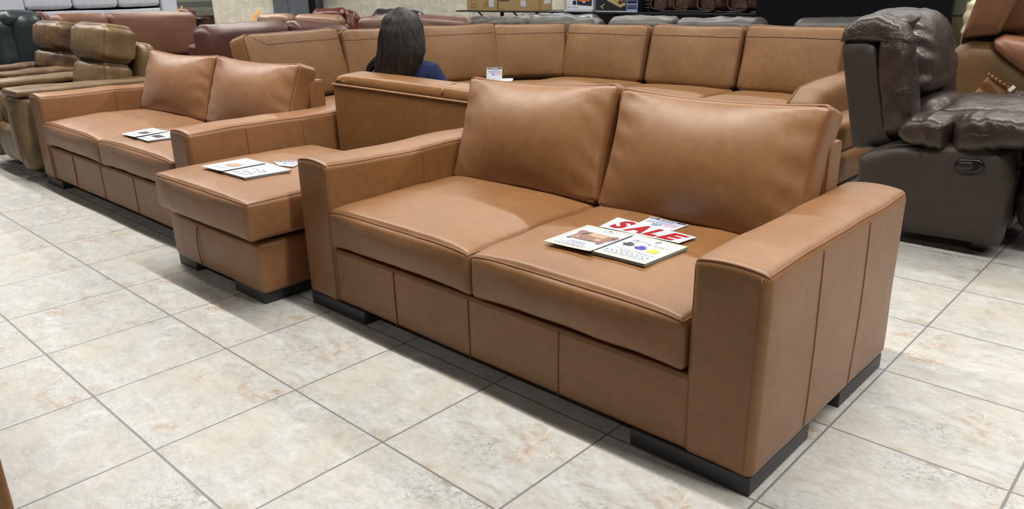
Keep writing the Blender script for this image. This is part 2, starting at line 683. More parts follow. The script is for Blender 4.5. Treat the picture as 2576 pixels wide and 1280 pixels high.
# ------------------------------------------------------------------ setting
def struct(o):
    o['kind'] = 'structure'
    return o


struct(MB().add(*box((-14, -6, -.1), (12, 16, 0))).build('floor', floor_mat(), None, False))

# ------------------------------------------------------------------ the two matching sofas and the ottoman
def seat_fn(seed, dome=.035):
    return chain(puff(2, dome, .55, 1), puff(1, .018, .8, -1), wrinkle(.004, (7, 7, 9), seed, .6),
                 lambda P, U: P + np.stack([0 * P[:, 0], 0 * P[:, 0], -.012 * np.clip(np.abs(U[:, 0]), 0, 1) ** 6 * (U[:, 1] < 0) * (-U[:, 1])], 1))


def corner_wrinkles(seed, amt):
    """gathers running in from the upper corners of a cushion face"""
    def f(P, U):
        face = np.clip(-U[:, 1], 0, 1) ** 2
        for sx, k in ((1, 1.0), (-1, .7)):
            dx, dz = 1 - sx * U[:, 0], 1 - U[:, 2]
            rr = np.sqrt((dx * 1.6) ** 2 + dz ** 2)
            ang = np.arctan2(dz, dx * 1.6 + 1e-6)
            w = np.exp(-(rr / .55) ** 2) * np.clip(rr / .15, 0, 1)
            w = w * (1 - np.clip(np.abs(U[:, 0]), 0, 1) ** 14) * (1 - np.clip(np.abs(U[:, 2]), 0, 1) ** 14)
            P[:, 1] += face * k * amt * w * np.sin(ang * 17 + 3 * fbm(P * 4, seed, 2) + seed)
        # folds along both ends
        e = np.clip((np.abs(U[:, 0]) - .62) / .35, 0, 1) * face * (1 - np.clip(np.abs(U[:, 0]), 0, 1) ** 14) * (1 - np.clip(np.abs(U[:, 2]), 0, 1) ** 10)
        P[:, 1] += amt * .8 * e * np.sin(U[:, 2] * 13 + U[:, 0] * 7 + 4 * fbm(P * 5, seed + 3, 2))
        return P
    return f


def backc_fn(seed, sag=.02, wr=.006):
    def pinch(P, U):
        P[:, 0] -= np.sign(U[:, 0]) * .016 * np.clip(1 - U[:, 2] ** 2, 0, 1) * np.abs(U[:, 0]) ** 4
        P[:, 2] -= np.where(U[:, 2] > 0, 1, 0) * sag * np.clip(1 - (U[:, 0]) ** 2, 0, 1) * np.abs(U[:, 2]) ** 3
        return P
    return chain(puff(1, .085, .95), corner_wrinkles(seed, wr), wrinkle(.003, (3.5, 3.5, 3.5), seed, .3), pinch, squircle(0, 2, 30))


def vseam(mb, pts, r=.0028):
    mb.add(*tube(np.array(pts), r))


def make_sofa(root, x0, x1, y0, y1, mat, pipe, seams, leg_w, leg_d, seed, arm_w=.2, outer=True, rise=0, rolls=(0, 0)):
    arm_h, ybf = .6, y0 + .81
    xi0, xi1 = x0 + arm_w, x1 - arm_w
    # front rail / base
    yr = y0 + .013
    o = soft('base', root, mat, (xi1 - xi0 + .05, y1 - yr - .03, .225), ((xi0 + xi1) / 2, (yr + y1 - .03) / 2, .05 + .1125), .018, (14, 4, 3),
             fn=wrinkle(.002, (6, 6, 6), seed))
    mb = MB()
    for sx in seams:
        zz = np.linspace(.052, .262, 10)
        vseam(mb, [(sx + .004 * math.sin(z * 9 + sx), yr - .001, z) for z in zz], .0026)
        vseam(mb, [(sx + .004 * math.sin(.262 * 9 + sx), yr + .004, .266), (sx, yr + .018, .2745), (sx, yr + .06, .276)], .0026)
    mb.build_each('seam', pipe, o)
    # arms
    AR = .024
    for sgn, xa in ((-1, x0), (1, xi1)):
        def fn(P, U, sgn=sgn):
            top = np.clip(U[:, 2], 0, 1) ** 3
            P[:, 2] += top * (.012 * np.clip(1 - U[:, 0] ** 2, 0, 1) + .008 * fbm(P * np.array([2, 4, 1]), seed + sgn, 2))
            P[:, 0] += np.sign(U[:, 0]) * .006 * np.clip(1 - U[:, 2] ** 2, 0, 1) * (1 - np.clip(U[:, 1] ** 2, 0, 1)) * np.abs(U[:, 0]) ** 3
            d = fbm(P * 5, seed + 2 * sgn, 2) * .0025
            P[:, 0] += d * np.sign(U[:, 0])
            P[:, 2] += .006 * np.clip(-U[:, 2], 0, 1) * vnoise(P * 9, seed)
            return P
        size = (arm_w, y1 - y0, arm_h - .048)
        c = (xa + arm_w / 2, (y0 + y1) / 2, .048 + (arm_h - .048) / 2)
        a = soft('arm', root, mat, size, c, AR, (6, 16, 8), fn=fn, pipes=[(2, 1)], pr=.003, pmat=pipe, pipe_name='piping', pn=30)
        mb = MB()
        # front panel edges (either side of the front face)
        for sx in ((.78, -.97) if sgn > 0 else (.95,)):
            U = np.array([(sx, -1, t) for t in np.linspace(-.97, .95, 24)])
            p = _round(U * np.array(size) / 2, np.array(size), AR)
            vseam(mb, fn(p.copy(), U) + np.array(c), .0016)
        # side panel joints
        ys = [y0 + .30, y0 + .62] if outer else [y0 + .30, y0 + .62]
        for yy in ys:
            U = np.array([(sgn, (yy - c[1]) / (size[1] / 2), t) for t in np.linspace(-.97, .97, 30)])
            p = _round(U * np.array(size) / 2, np.array(size), AR)
            vseam(mb, fn(p.copy(), U) + np.array(c), .0028)
        yy = y0 + .475
        U = np.array([(-sgn, (yy - c[1]) / (size[1] / 2), t) for t in np.linspace(0, .97, 20)])
        p = _round(U * np.array(size) / 2, np.array(size), AR)
        vseam(mb, fn(p.copy(), U) + np.array(c), .0028)
        mb.build_each('seam', pipe, a)
    # back frame
    soft('back_frame', root, mat, (xi1 - xi0 - .004, .1, .70), ((xi0 + xi1) / 2, y1 - .092, .052 + .345), .014, (12, 2, 6), pipes=[(0, 1), (0, -1)], pr=.0025, pmat=pipe)
    # cushions
    w = (xi1 - xi0) / 2
    seats = []
    for k in (0, 1):
        cx = xi0 + w * (k + .5)
        seats.append(soft('seat_cushion', root, mat, (w - .006, .72, .148), (cx, y0 - .012 + .36, .296 + .074), .022, (22, 20, 4), fn=seat_fn(seed + k * 5),
                          pipes=[(2, 1)], pr=.0036, pmat=pipe))
        tilt = math.radians(-19)
        R = rot(tilt, math.radians(rolls[k]), math.radians(.8 * (-1) ** k))
        h, t = .43 + rise, .125
        soft('back_cushion', root, mat, (w + .005, t, h), (cx + .004, y0 + .757, .63 + rise * .45), .026, (28, 3, 22), R=R,
             fn=backc_fn(seed + 11 + k * 7), pipes=[(1, -1)], pr=.0036, pmat=pipe)
    # plinth feet
    for lx0 in (x0 + .003, x1 - .005 - leg_w):
        for ly0 in (y0 + .008, y1 - .008 - leg_d):
            MB().add(*_bev_box((lx0, ly0, 0), (lx0 + leg_w, ly0 + leg_d, .052))).build('leg', LEG, root, True, 30)
    return seats


def _bev_box(lo, hi, r=.003):
    lo, hi = np.array(lo), np.array(hi)
    P, F, U = rbox(hi - lo, r, (1, 1, 1), 2)
    return P + (lo + hi) / 2, F


sofa = thing('sofa', 'caramel leather two-seat sofa in front with the red SALE sign on its seat', 'sofa', (3.12, 1.38, 0))
def shifted(root):
    return np.array(root.location)


def localise(root):
    """move the geometry of a thing built in room coordinates into the thing's own frame"""
    M_ = Matrix.Translation(root.location) @ root.rotation_euler.to_matrix().to_4x4()
    inv = M_.inverted()
    for ch in root.children:
        ch.data.transform(inv)
        for g in ch.children:
            g.data.transform(inv)


seats_main = make_sofa(sofa, 2.142, 4.098, .907, 1.852, CARAMEL, CARAMEL_PIPE, (2.70, 3.087, 3.47), .36, .355, 1, rise=.025, rolls=(-1.5, -.3))


def bvh_of(objs):
    V, F, n = [], [], 0
    for o in objs:
        V += [v.co.copy() for v in o.data.vertices]
        F += [tuple(i + n for i in p.vertices) for p in o.data.polygons]
        n = len(V)
    return BVHTree.FromPolygons(V, F)


BV_MAIN = bvh_of(seats_main)
localise(sofa)
sofa2 = thing('sofa', 'longer rosy caramel leather sofa standing behind and beyond the ottoman', 'sofa', (.05, 1.38, 0))
seats2 = make_sofa(sofa2, -1.105, 1.213, .907, 1.86, CARAMEL2, CARAMEL_PIPE, (-.513, -.055, .42), .3, .3, 31)
BV_2 = bvh_of(seats2)
localise(sofa2)

ott = thing('ottoman', 'caramel leather chaise ottoman with a thick cushion between the two matching sofas', 'ottoman', (1.66, 1.1, 0))
ob = soft('base', ott, CARAMEL2, (.80, .78, .222), (1.642, 1.145, .159), .022, (10, 10, 4), fn=chain(puff(1, .012, .6), puff(0, .012, .6), wrinkle(.003, (5, 5, 5), 4)))
mb = MB()
vseam(mb, [(1.535 + .006 * math.sin(t * 3), .748 - .012 * (1 - (2 * t - 1) ** 2) - .002, .06 + .185 * t) for t in np.linspace(0, 1, 12)], .0025)
mb.build_each('seam', CARAMEL_PIPE, ob)
oc = soft('cushion', ott, CARAMEL2, (.83, .84, .16), (1.672, 1.125, .295 + .08), .022, (24, 24, 4),
          fn=chain(puff(2, .03, .6, 1), puff(1, .016, .8), puff(0, .012, .8), wrinkle(.004, (6, 6, 8), 9, .4)), pipes=[(2, 1)], pr=.0034, pmat=CARAMEL_PIPE)
BV_OTT = bvh_of([oc])
for lx, wd in ((1.24, .175), (1.775, .245)):
    for ly in (.768, 1.27):
        MB().add(*_bev_box((lx, ly, 0), (lx + wd, ly + .24, .052))).build('leg', LEG, ott, True, 30)
localise(ott)


# ------------------------------------------------------------------ printed papers
def quad_on(bv, corners, lift=.002, z0=.47):
    """flat quad resting on an upholstered top: corners given as photo spots, in order around the sheet"""
    n, d = np.array([0, 0, 1.]), z0
    for _ in range(4):
        Q = []
        for px, py in corners:
            r_ = ray(px, py)
            t = (d - n @ CP) / (n @ r_)
            Q.append(CP + r_ * t)
        Q = np.array(Q)
        S = []
        for a in np.linspace(.04, .96, 6):
            for b in np.linspace(.04, .96, 6):
                p = (1 - a) * (1 - b) * Q[0] + a * (1 - b) * Q[1] + a * b * Q[2] + (1 - a) * b * Q[3]
                h = bv.ray_cast(Vector((p[0], p[1], 2)), Vector((0, 0, -1)))
                if h[0] is not None: S.append(h[0])
        S = np.array(S)
        A = np.c_[S[:, :2], np.ones(len(S))]
        k = np.linalg.lstsq(A, S[:, 2], rcond=None)[0]
        res = S[:, 2] - A @ k
        k[2] += res.max() + lift
        n = np.array([-k[0], -k[1], 1])
        d = k[2]
    return Q


class Sheet:
    """a flat sheet with (s, t) coordinates: s along corner0->corner1, t along corner0->corner3"""
    def __init__(self, Q, thick=.0006):
        self.Q = np.array(Q)
        self.n = np.cross(self.Q[1] - self.Q[0], self.Q[3] - self.Q[0])
        self.n /= np.linalg.norm(self.n)
        if self.n[2] < 0: self.n = -self.n
        self.w = np.linalg.norm(self.Q[1] - self.Q[0])
        self.h = np.linalg.norm(self.Q[3] - self.Q[0])

    def pt(self, s, t, up=0):
        Q = self.Q
        return (1 - s) * (1 - t) * Q[0] + s * (1 - t) * Q[1] + s * t * Q[2] + (1 - s) * t * Q[3] + self.n * up

    def slab(self, mb, lo, hi, s0=0, s1=1, t0=0, t1=1):
        v = [self.pt(s, t, u) for u in (lo, hi) for s, t in ((s0, t0), (s1, t0), (s1, t1), (s0, t1))]
        mb.add(v, [(3, 2, 1, 0), (4, 5, 6, 7), (0, 1, 5, 4), (1, 2, 6, 5), (2, 3, 7, 6), (3, 0, 4, 7)])

    def poly(self, mb, pts, up):
        v = [self.pt(s, t, up) for s, t in pts]
        n = len(v)
        a = sum(pts[i][0] * pts[(i + 1) % n][1] - pts[(i + 1) % n][0] * pts[i][1] for i in range(n))
        fl = np.dot(np.cross(self.Q[1] - self.Q[0], self.Q[3] - self.Q[0]), self.n) * a < 0
        mb.add(v, [tuple(range(n))[::-1] if fl else tuple(range(n))])

    def line(self, mb, s0, s1, t, hgt, up, seed=0, gap=.25):
        rnd = random.Random(seed)
        s = s0
        while s < s1 - .004:
            e = min(s1, s + rnd.uniform(.02, .07))
            self.poly(mb, [(s, t), (e, t), (e, t + hgt), (s, t + hgt)], up)
            s = e + rnd.uniform(.006, .016) * (1 + gap)


def text_mesh(txt, bold=0, shear=0):
    cu = bpy.data.curves.new('t', 'FONT')
    cu.body = txt
    cu.offset = bold
    cu.shear = shear
    cu.resolution_u = 3
    ob_ = bpy.data.objects.new('t', cu)
    COL.objects.link(ob_)
    dg = bpy.context.evaluated_depsgraph_get()
    dg.update()
    me = bpy.data.meshes.new_from_object(ob_.evaluated_get(dg))
    V = np.array([v.co[:2] for v in me.vertices])
    F = [tuple(p.vertices) for p in me.polygons]
    bpy.data.objects.remove(ob_)
    bpy.data.curves.remove(cu)
    bpy.data.meshes.remove(me)
    return V, F


def put_text(sh, mb, txt, s0, s1, t0, t1, up, bold=0, shear=0):
    V, F = text_mesh(txt, bold, shear)
    lo, hi = V.min(0), V.max(0)
    q = (V - lo) / (hi - lo)
    P = np.array([sh.pt(s0 + a * (s1 - s0), t0 + b * (t1 - t0), up) for a, b in q])
    mb.add(P, F)


def fix_up(o):
    import bmesh
    b = bmesh.new(); b.from_mesh(o.data)
    bmesh.ops.recalc_face_normals(b, faces=b.faces)
    b.to_mesh(o.data); b.free()
    return o


def finish(root):
    localise(root)


def catalog(bv, c_left, c_right, label, style, group='open catalogues lying on the seats'):
    """open booklet: c_* = corners front-outer... given as (front-left, front-right, back-right, back-left) of each page"""
    R_ = Sheet(quad_on(bv, c_right, .0005))
    L_ = Sheet(quad_on(bv, c_left, .004))
    root = thing('open_catalogue', label, 'magazine', tuple(R_.Q.mean(0)), 0, None)
    T = .009
    mb = MB(); R_.slab(mb, 0, T - .0006); mb.build('page_block', EDGE, root, False)
    mb = MB(); R_.slab(mb, T - .0006, T); rp = mb.build('right_page', PAPER, root, False)
    # left page leaf: rises a little to the fold
    mb = MB()
    n = 10
    V, F = [], []
    for lvl in (0, .0006):
        for i in range(n + 1):
            s = i / n
            up = .006 + (T - .003) * s ** 3 * .6
            V.append(L_.pt(s, 0, up + lvl)); V.append(L_.pt(s, 1, up + lvl))
    m_ = 2 * (n + 1)
    for i in range(n):
        a = 2 * i
        F.append((m_ + a, m_ + a + 2, m_ + a + 3, m_ + a + 1))
        F.append((a, a + 1, a + 3, a + 2))
        F.append((a, a + 2, m_ + a + 2, m_ + a)); F.append((a + 1, m_ + a + 1, m_ + a + 3, a + 3))
    mb.add(np.array(V), F)
    lp = mb.build('left_page', PAPER, root, True, 40)
    k = .014                                                 # print lies just above the curved leaf
    def lft(s): return .006 + (T - .003) * s ** 3 * .6 + .0014
    class LS(Sheet):
        def pt(self, s, t, up=0):
            return Sheet.pt(self, s, t, lft(min(1, max(0, s))) + (up if up < .001 else 0))
    LP = LS(L_.Q)
    u = T + .0005
    # cream margins
    if style == 0:
        for pg, up, par in ((LP, 0, lp), (R_, u, rp)):
            mb = MB()
            for i in range(8):
                a, b_ = i / 8, (i + 1) / 8
                pg.poly(mb, [(a, 0), (b_, 0), (b_, .08), (a, .08)], up)
                pg.poly(mb, [(a, .95), (b_, .95), (b_, 1), (a, 1)], up)
            out_ = 0 if pg is LP else .96
            for i in range(8):
                pg.poly(mb, [(out_, .08 + i * .109), (out_ + .04, .08 + i * .109), (out_ + .04, .08 + (i + 1) * .109), (out_, .08 + (i + 1) * .109)], up)
            fix_up(mb.build('page_margin', PAPER_Y, par, False))
        u2, up2 = u + .0004, .0004
        # printed picture of a roll-arm sofa on one page
        mb = MB()
        body = [(.16, .40), (.20, .34), (.26, .37), (.78, .37), (.83, .32), (.90, .36), (.88, .46), (.93, .52), (.97, .60), (.96, .70), (.88, .74), (.80, .70), (.72, .62), (.40, .64), (.32, .72), (.20, .76), (.11, .74), (.12, .66), (.17, .58)]
        LP.poly(mb, body, up2)
        fix_up(mb.build('printed_sofa', PIC_BR, root, False))
        mb = MB()
        LP.poly(mb, [(.36, .58), (.74, .56), (.76, .72), (.40, .74)], up2 + .0002)
        LP.poly(mb, [(.26, .44), (.50, .44), (.49, .53), (.28, .54)], up2 + .0002)
        LP.poly(mb, [(.52, .44), (.78, .43), (.76, .52), (.51, .53)], up2 + .0002)
        fix_up(mb.build('printed_cushions', PIC_TN, root, False))
        mb = MB()
        LP.poly(mb, [(.25, .55), (.36, .58), (.40, .73), (.30, .71)], up2 + .0003)
        LP.poly(mb, [(.16, .335), (.22, .335), (.22, .36), (.16, .37)], up2 + .0003)
        LP.poly(mb, [(.80, .31), (.88, .31), (.88, .335), (.80, .335)], up2 + .0003)
        LP.poly(mb, [(.87, .60), (.95, .60), (.94, .64), (.88, .66)], up2 + .0003)
        fix_up(mb.build('printed_shading', PIC_DB, root, False))
        mb = MB()
        for i, (a, b_, t) in enumerate(((.30, .66, .27), (.34, .70, .24), (.30, .66, .21), (.20, .72, .175), (.18, .8, .13), (.14, .8, .10), (.14, .8, .075), (.42, .74, .90), (.48, .70, .87), (.46, .70, .84))):
            LP.line(mb, a, b_, t, .011, up2, i)
        for i, (a, b_, t) in enumerate(((.10, .9, .15), (.10, .88, .12), (.3, .56, .30), (.3, .56, .275), (.6, .9, .33), (.6, .9, .305), (.15, .6, .36), (.14, .44, .78), (.14, .5, .74), (.5, .78, .72), (.62, .9, .70))):
            R_.line(mb, a, b_, t, .010, u2, i + 20)
        fix_up(mb.build('printed_text', INK_G, root, False))
        mb = MB()
        for i in range(9):
            R_.poly(mb, [(.10 + i * .095, .205), (.135 + i * .095, .205), (.135 + i * .095, .225), (.10 + i * .095, .225)], u2)
        put_text(R_, mb, 'D', .52, .60, .83, .92, u2)
        LP.poly(mb, [(.55, .925), (.60, .925), (.60, .94), (.55, .94)], up2)
        fix_up(mb.build('printed_marks', PIC_BK, root, False))
        for i, (s, t, mt, nm) in enumerate(((.13, .50, PIC_BK, 'printed_black_handbag'), (.39, .46, PIC_VI, 'printed_violet_handbag'), (.64, .43, PIC_YE, 'printed_yellow_handbag'))):
            mb = MB()
            R_.poly(mb, [(s - .01, t + .08), (s + .04, t + .10), (s + .05, t + .15), (s + .15, t + .15), (s + .16, t + .10), (s + .22, t + .08), (s + .18, t + .0), (s + .05, t - .01)], u2)
            arc = [(s + .06 + .09 * (.5 - .5 * math.cos(a)), t + .15 + .14 * math.sin(a)) for a in np.linspace(0, PI, 14)]
            inn = [(s + .067 + .076 * (.5 - .5 * math.cos(a)), t + .15 + .125 * math.sin(a)) for a in np.linspace(0, PI, 14)]
            for j in range(13):
                R_.poly(mb, [arc[j], arc[j + 1], inn[j + 1], inn[j]], u2)
            b_ = fix_up(mb.build(nm, mt, root, False))
    else:
        u2, up2 = u + .0003, .0003
        mb = MB()
        LP.poly(mb, [(.32, .42), (.38, .34), (.72, .36), (.78, .44), (.74, .62), (.60, .58), (.40, .62)], up2)
        fix_up(mb.build('printed_sofa', PIC_TN if style == 2 else PIC_DB, root, False))
        mb = MB()
        if style == 2:
            for i in range(22):
                s, t = .28 + .5 * random.random(), .2 + .35 * random.random()
                R_.poly(mb, [(s, t), (s + .06, t + .01), (s + .05, t + .06), (s - .01, t + .05)], u2 + i * 2e-6)
            pm = plain('printed_scene', (140, 138, 150), .5, .3, var=.5, scale=120)
        else:
            for i in range(4):
                R_.poly(mb, [(.25 + i * .14, .35), (.36 + i * .14, .35), (.36 + i * .14, .6), (.25 + i * .14, .6)], u2)
            pm = PIC_BK
        fix_up(mb.build('printed_pictures', pm, root, False))
        mb = MB()
        for i in range(5):
            R_.line(mb, .15, .8, .12 + i * .015, .006, u2, i)
            LP.line(mb, .2, .8, .15 + i * .02, .006, up2, i + 9)
        fix_up(mb.build('printed_text', INK_G, root, False))
    finish(root)
    return root


def price_card(Q, label, name='price_card'):
    sh = Sheet(Q)
    root = thing(name, label, 'price card', tuple(sh.Q.mean(0)), 0, None)
    mb = MB(); sh.slab(mb, 0, .0008); mb.build('card', PAPER, root, False)
    u = .0012
    mb = MB()
    sh.poly(mb, [(.03, .82), (.97, .82), (.97, .97), (.03, .97)], u)
    fix_up(mb.build('header_band', NAVY_INK, root, False))
    mb = MB()
    put_text(sh, mb, 'furniworld', .26, .76, .83, .965, u + .0003, .03, .25)
    fix_up(mb.build('header_lettering', PAPER, root, False))
    mb = MB()
    sh.poly(mb, [(.05, .83), (.20, .83), (.20, .96), (.05, .96)], u + .0003)
    gp_ = plain('grey_print', (110, 112, 130), .6)
    fix_up(mb.build('header_logo', gp_, root, False))
    mb = MB()
    sh.poly(mb, [(.83, .87), (.95, .87), (.95, .92), (.83, .92)], u + .0003)
    fix_up(mb.build('header_note', gp_, root, False))
    mb = MB()
    for i, (a, b_, t, h) in enumerate(((.3, .7, .74, .045), (.08, .92, .63, .04), (.08, .92, .53, .04), (.3, .55, .40, .07), (.32, .56, .29, .07), (.08, .22, .10, .03))):
        sh.line(mb, a, b_, t, h, u, i + 3, 0)
    fix_up(mb.build('handwriting', INK_B, root, False))
    mb = MB()
    for i, (a, b_, t, h) in enumerate(((.6, .74, .36, .12), (.64, .9, .28, .05), (.78, .92, .36, .1))):
        sh.line(mb, a, b_, t, h, u, i + 8, 0)
    fix_up(mb.build('price', INK_P, root, False))
    finish(root)
    return root


catalog(BV_MAIN, [(1367, 611), (1484, 640), (1596, 597), (1479, 571)], [(1487, 638), (1621, 672), (1730, 628), (1598, 596)],
        'open catalogue picturing a sofa and three handbags on the front sofa seat', 0)
price_card(quad_on(BV_MAIN, [(1590, 568), (1694, 580.5), (1732, 566), (1640, 545)], .002), 'white price card with navy header tucked behind the SALE sign')
SQ = quad_on(BV_MAIN, [(1507, 570), (1707, 612), (1752, 597), (1554, 547)], .006)
sh = Sheet(SQ)
sg = thing('sale_sign', 'white paper SALE sign with big slanted red letters on the front sofa seat', 'sign', tuple(SQ.mean(0)))
mb = MB(); sh.slab(mb, 0, .0008); mb.build('sheet', PAPER, sg, False)
mb = MB()
for ch, a, b_, t0, t1 in (('S', .085, .29, .12, .92), ('A', .275, .51, .10, .90), ('L', .52, .69, .10, .89), ('E', .70, .955, .08, .88)):
    put_text(sh, mb, ch, a, b_, t0, t1, .0014, .05, .25)
fix_up(mb.build('lettering', INK_R, sg, False))
finish(sg)

catalog(BV_OTT, [(507, 421), (559, 436), (672, 415), (620, 401)], [(559, 436), (616, 452), (733, 432), (673, 414)],
        'open catalogue with pale pictures lying on the ottoman cushion', 2)
price_card(quad_on(BV_OTT, [(700, 417), (742, 421), (775, 404), (685, 405)][:0] or [(699, 416), (738, 420), (768, 404), (688, 406)], .003), 'white price card on the ottoman beside the arm of the front sofa')
catalog(BV_2, [(306, 339), (340, 349), (425, 334), (385, 324)], [(340, 349), (372, 358), (462, 346), (426, 334)],
        'open catalogue on the seat of the longer sofa, partly behind its arm', 1)


# ------------------------------------------------------------------ sofa seen from behind (the woman sits on it)
BA = math.radians(19)
BL = np.array([1.262, 1.695, 0])
bs = thing('sofa', 'caramel leather sofa with a rolled top seen from behind, the woman sitting on it', 'sofa', tuple(BL), BA)
BW = 1.42                                           # built along its own back: u along, n towards the seat
def slope(P):
    P[:, 2] -= .082 * np.clip(P[:, 0], 0, .9) * np.clip((P[:, 2] - .3) / .35, 0, 1)
    return P
def bsoft(name, size, c, r, n, fn=None, **k):
    P, F, U = rbox(size, r, n, k.get('mseg', 3))
    if fn: P = fn(P, U)
    return MB().add(slope(P + np.array(c)), F).build(name, CARAMEL, bs)
bp_ = bsoft('back_panel', (BW - .01, .20, .668), (BW / 2, .108, .08 + .334), .01, (20, 3, 8), fn=wrinkle(.004, (3, 3, 3), 8))
mb = MB()
for xx in (.64,):
    vseam(mb, slope(np.array([(xx, .0088, z) for z in np.linspace(.12, .70, 12)])), .0025)
mb.build_each('seam', CARAMEL_PIPE, bp_)
def roll_fn(P, U):
    P[:, 2] += .012 * np.clip(1 - U[:, 0] ** 2, 0, 1) ** .5 * np.clip(U[:, 2], 0, 1)
    P[:, 2] += .003 * fbm(P * 4, 3, 2)
    P[:, 2] -= .03 * np.clip((-U[:, 0] - .86) / .14, 0, 1) ** 2 * (U[:, 2] > 0)
    P[:, 1] *= 1 - .25 * np.clip((-U[:, 0] - .93) / .07, 0, 1) ** 2
    return P
br_ = bsoft('top_roll', (BW, .20, .062), (BW / 2, .104, .772), .030, (34, 6, 2), fn=roll_fn, mseg=5)
mb = MB()
mb.add(*tube(slope(np.array([(x, .004, .7505) for x in np.linspace(.004, BW - .004, 24)])), .0075))
mb.add(*tube(slope(np.array([(x, .006, .739) for x in np.linspace(.03, BW - .03, 24)])), .003))
arc = []
for a in np.linspace(0, 1, 18):
    th = PI * a
    arc.append((.665 + .008 * math.sin(a * 3), .104 - .103 * math.cos(th), .775 + .040 * math.sin(th) ** .6))
mb.add(*tube(slope(np.array(arc)), .0055))
mb.build_each('piping', CARAMEL, br_)
for u0, wd in ((.005, .06), (BW - .14, .13)):
    bsoft('arm', (wd, .62, .46), (u0 + wd / 2, .50, .08 + .23), .025, (3, 6, 5))
bsoft('base', (BW - .22, .60, .2), (BW / 2, .50, .18), .02, (8, 4, 3))
for k in (0, 1):
    w = (BW - .21) / 2
    bsoft('seat_cushion', (w - .005, .60, .15), (.07 + w * (k + .5), .51, .355), .03, (10, 10, 3), fn=puff(2, .02, .6, 1))
for lu in (.06, BW - .16):
    for ln in (.06, .68):
        MB().add(*_bev_box((lu, ln, 0), (lu + .1, ln + .1, .085))).build('leg', LEG, bs, True, 30)

# ------------------------------------------------------------------ big sectional
sec = thing('sectional_sofa', 'big golden tan leather corner sectional with piped back cushions', 'sofa', (.6, 4.0, 0))


def sec_back(p0, p1, h, th=.19, lean=15, z0=.44, seam=True, corner=False, seed=0):
    p0, p1 = np.array(p0), np.array(p1)
    d = p1 - p0
    w = np.linalg.norm(d)
    az = math.atan2(d[1], d[0])
    R = rot(0, 0, az) @ rot(math.radians(-lean))
    nrm = np.array([-d[1], d[0]]) / w
    c = np.array([*((p0 + p1) / 2), z0]) + R @ np.array([0, th / 2, h / 2])
    size = (w + .012, th, h)
    def fn(P, U):
        P = puff(1, .035, .6)(P, U)
        P = wrinkle(.003, (4, 4, 4), seed, .2)(P, U)
        top = np.clip((U[:, 2] - .45) / .5, 0, 1) * np.clip(-U[:, 1], 0, 1)
        P[:, 1] += top * .005 * np.sin(P[:, 0] * 55 + 5 * fbm(P * 5, seed, 2)) * np.clip(fbm(P * 3, seed + 4, 2) + .3, 0, 1)
        P[:, 2] -= (U[:, 2] > 0) * .012 * np.clip(1 - U[:, 0] ** 2, 0, 1) * np.abs(U[:, 2]) ** 3
        return squircle(0, 2, 17)(P, U)
    o = soft('back_cushion', sec, TAN, size, c, .034, (20, 3, 14), R=R, fn=fn, pipes=[(1, -1)], pr=.005, pmat=TAN_PIPE)
    if seam:
        zz = 1 - 2 * .1 / h
        us = np.linspace(-.97 if not corner else -.62, .97, 30)
        U = np.array([(a, -1, zz) for a in us])
        mb = MB()
        mb.add(*tube(fn(_round(U * np.array(size) / 2, np.array(size), .034), U) @ R.T + c, .003))
        if corner:
            U = np.array([(-.62 - .36 * t, -1, zz + (.98 - zz) * t) for t in np.linspace(0, 1, 10)])
            mb.add(*tube(fn(_round(U * np.array(size) / 2, np.array(size), .034), U) @ R.T + c, .003))
        mb.build_each('seam', TAN_PIPE, o)
    return o


sec_back((-.36, 2.19), (-.52, 3.10), .52, seed=1, corner=True)
sec_back((-.51, 3.06), (-.33, 3.66), .50, seed=2)
sec_back((-.33, 3.67), (-.075, 4.385), .50, seed=3)
sec_back((-.125, 4.33), (.335, 4.80), .485, seed=4)
sec_back((.285, 4.755), (1.12, 4.765), .485, seed=5)
sec_back((1.165, 4.765), (1.955, 4.775), .49, seed=6)
sec_back((1.985, 4.775), (2.72, 4.79), .50, seed=7)
for (x0, x1, y0, y1, az) in ((.30, 1.15, 3.93, 4.84, 0), (1.16, 1.97, 3.93, 4.84, 0), (1.98, 2.68, 3.93, 4.84, 0)):
    soft('seat_cushion', sec, TAN, (x1 - x0 - .004, y1 - y0, .17), ((x0 + x1) / 2, (y0 + y1) / 2, .35), .04, (14, 14, 3), fn=chain(puff(2, .03, .5, 1), wrinkle(.005, (5, 5, 5), int(x0 * 9))), pipes=[(2, 1)], pr=.004, pmat=TAN_PIPE)
for (cx, cy, w, d, az) in ((.02, 2.60, .92, .86, .25), (-.02, 3.36, .66, .84, -.3), (.12, 3.98, .68, .86, -.33), (.45, 4.30, .66, .6, -.84)):
    soft('seat_cushion', sec, TAN, (d, w, .16), (cx, cy, .345), .04, (10, 10, 3), R=rot(0, 0, az), fn=puff(2, .025, .5, 1), pipes=[(2, 1)], pr=.004, pmat=TAN_PIPE)
soft('base', sec, TAN, (2.42, .86, .20), (1.49, 4.42, .17), .03, (10, 4, 3))
soft('base', sec, TAN, (.82, 2.2, .20), (.02, 3.25, .17), .03, (6, 10, 3))
soft('back_frame', sec, TAN, (2.5, .16, .62), (1.5, 5.03, .37), .04, (12, 2, 5))
soft('back_frame', sec, TAN, (.14, 1.0, .62), (-.68, 2.62, .37), .04, (2, 8, 5), R=rot(0, 0, .24))
soft('back_frame', sec, TAN, (.14, 1.5, .62), (-.56, 3.82, .37), .04, (2, 8, 5), R=rot(0, 0, -.31))
soft('back_frame', sec, TAN, (.14, .75, .74), (-.03, 4.74, .43), .04, (2, 8, 5), R=rot(0, 0, -.82))
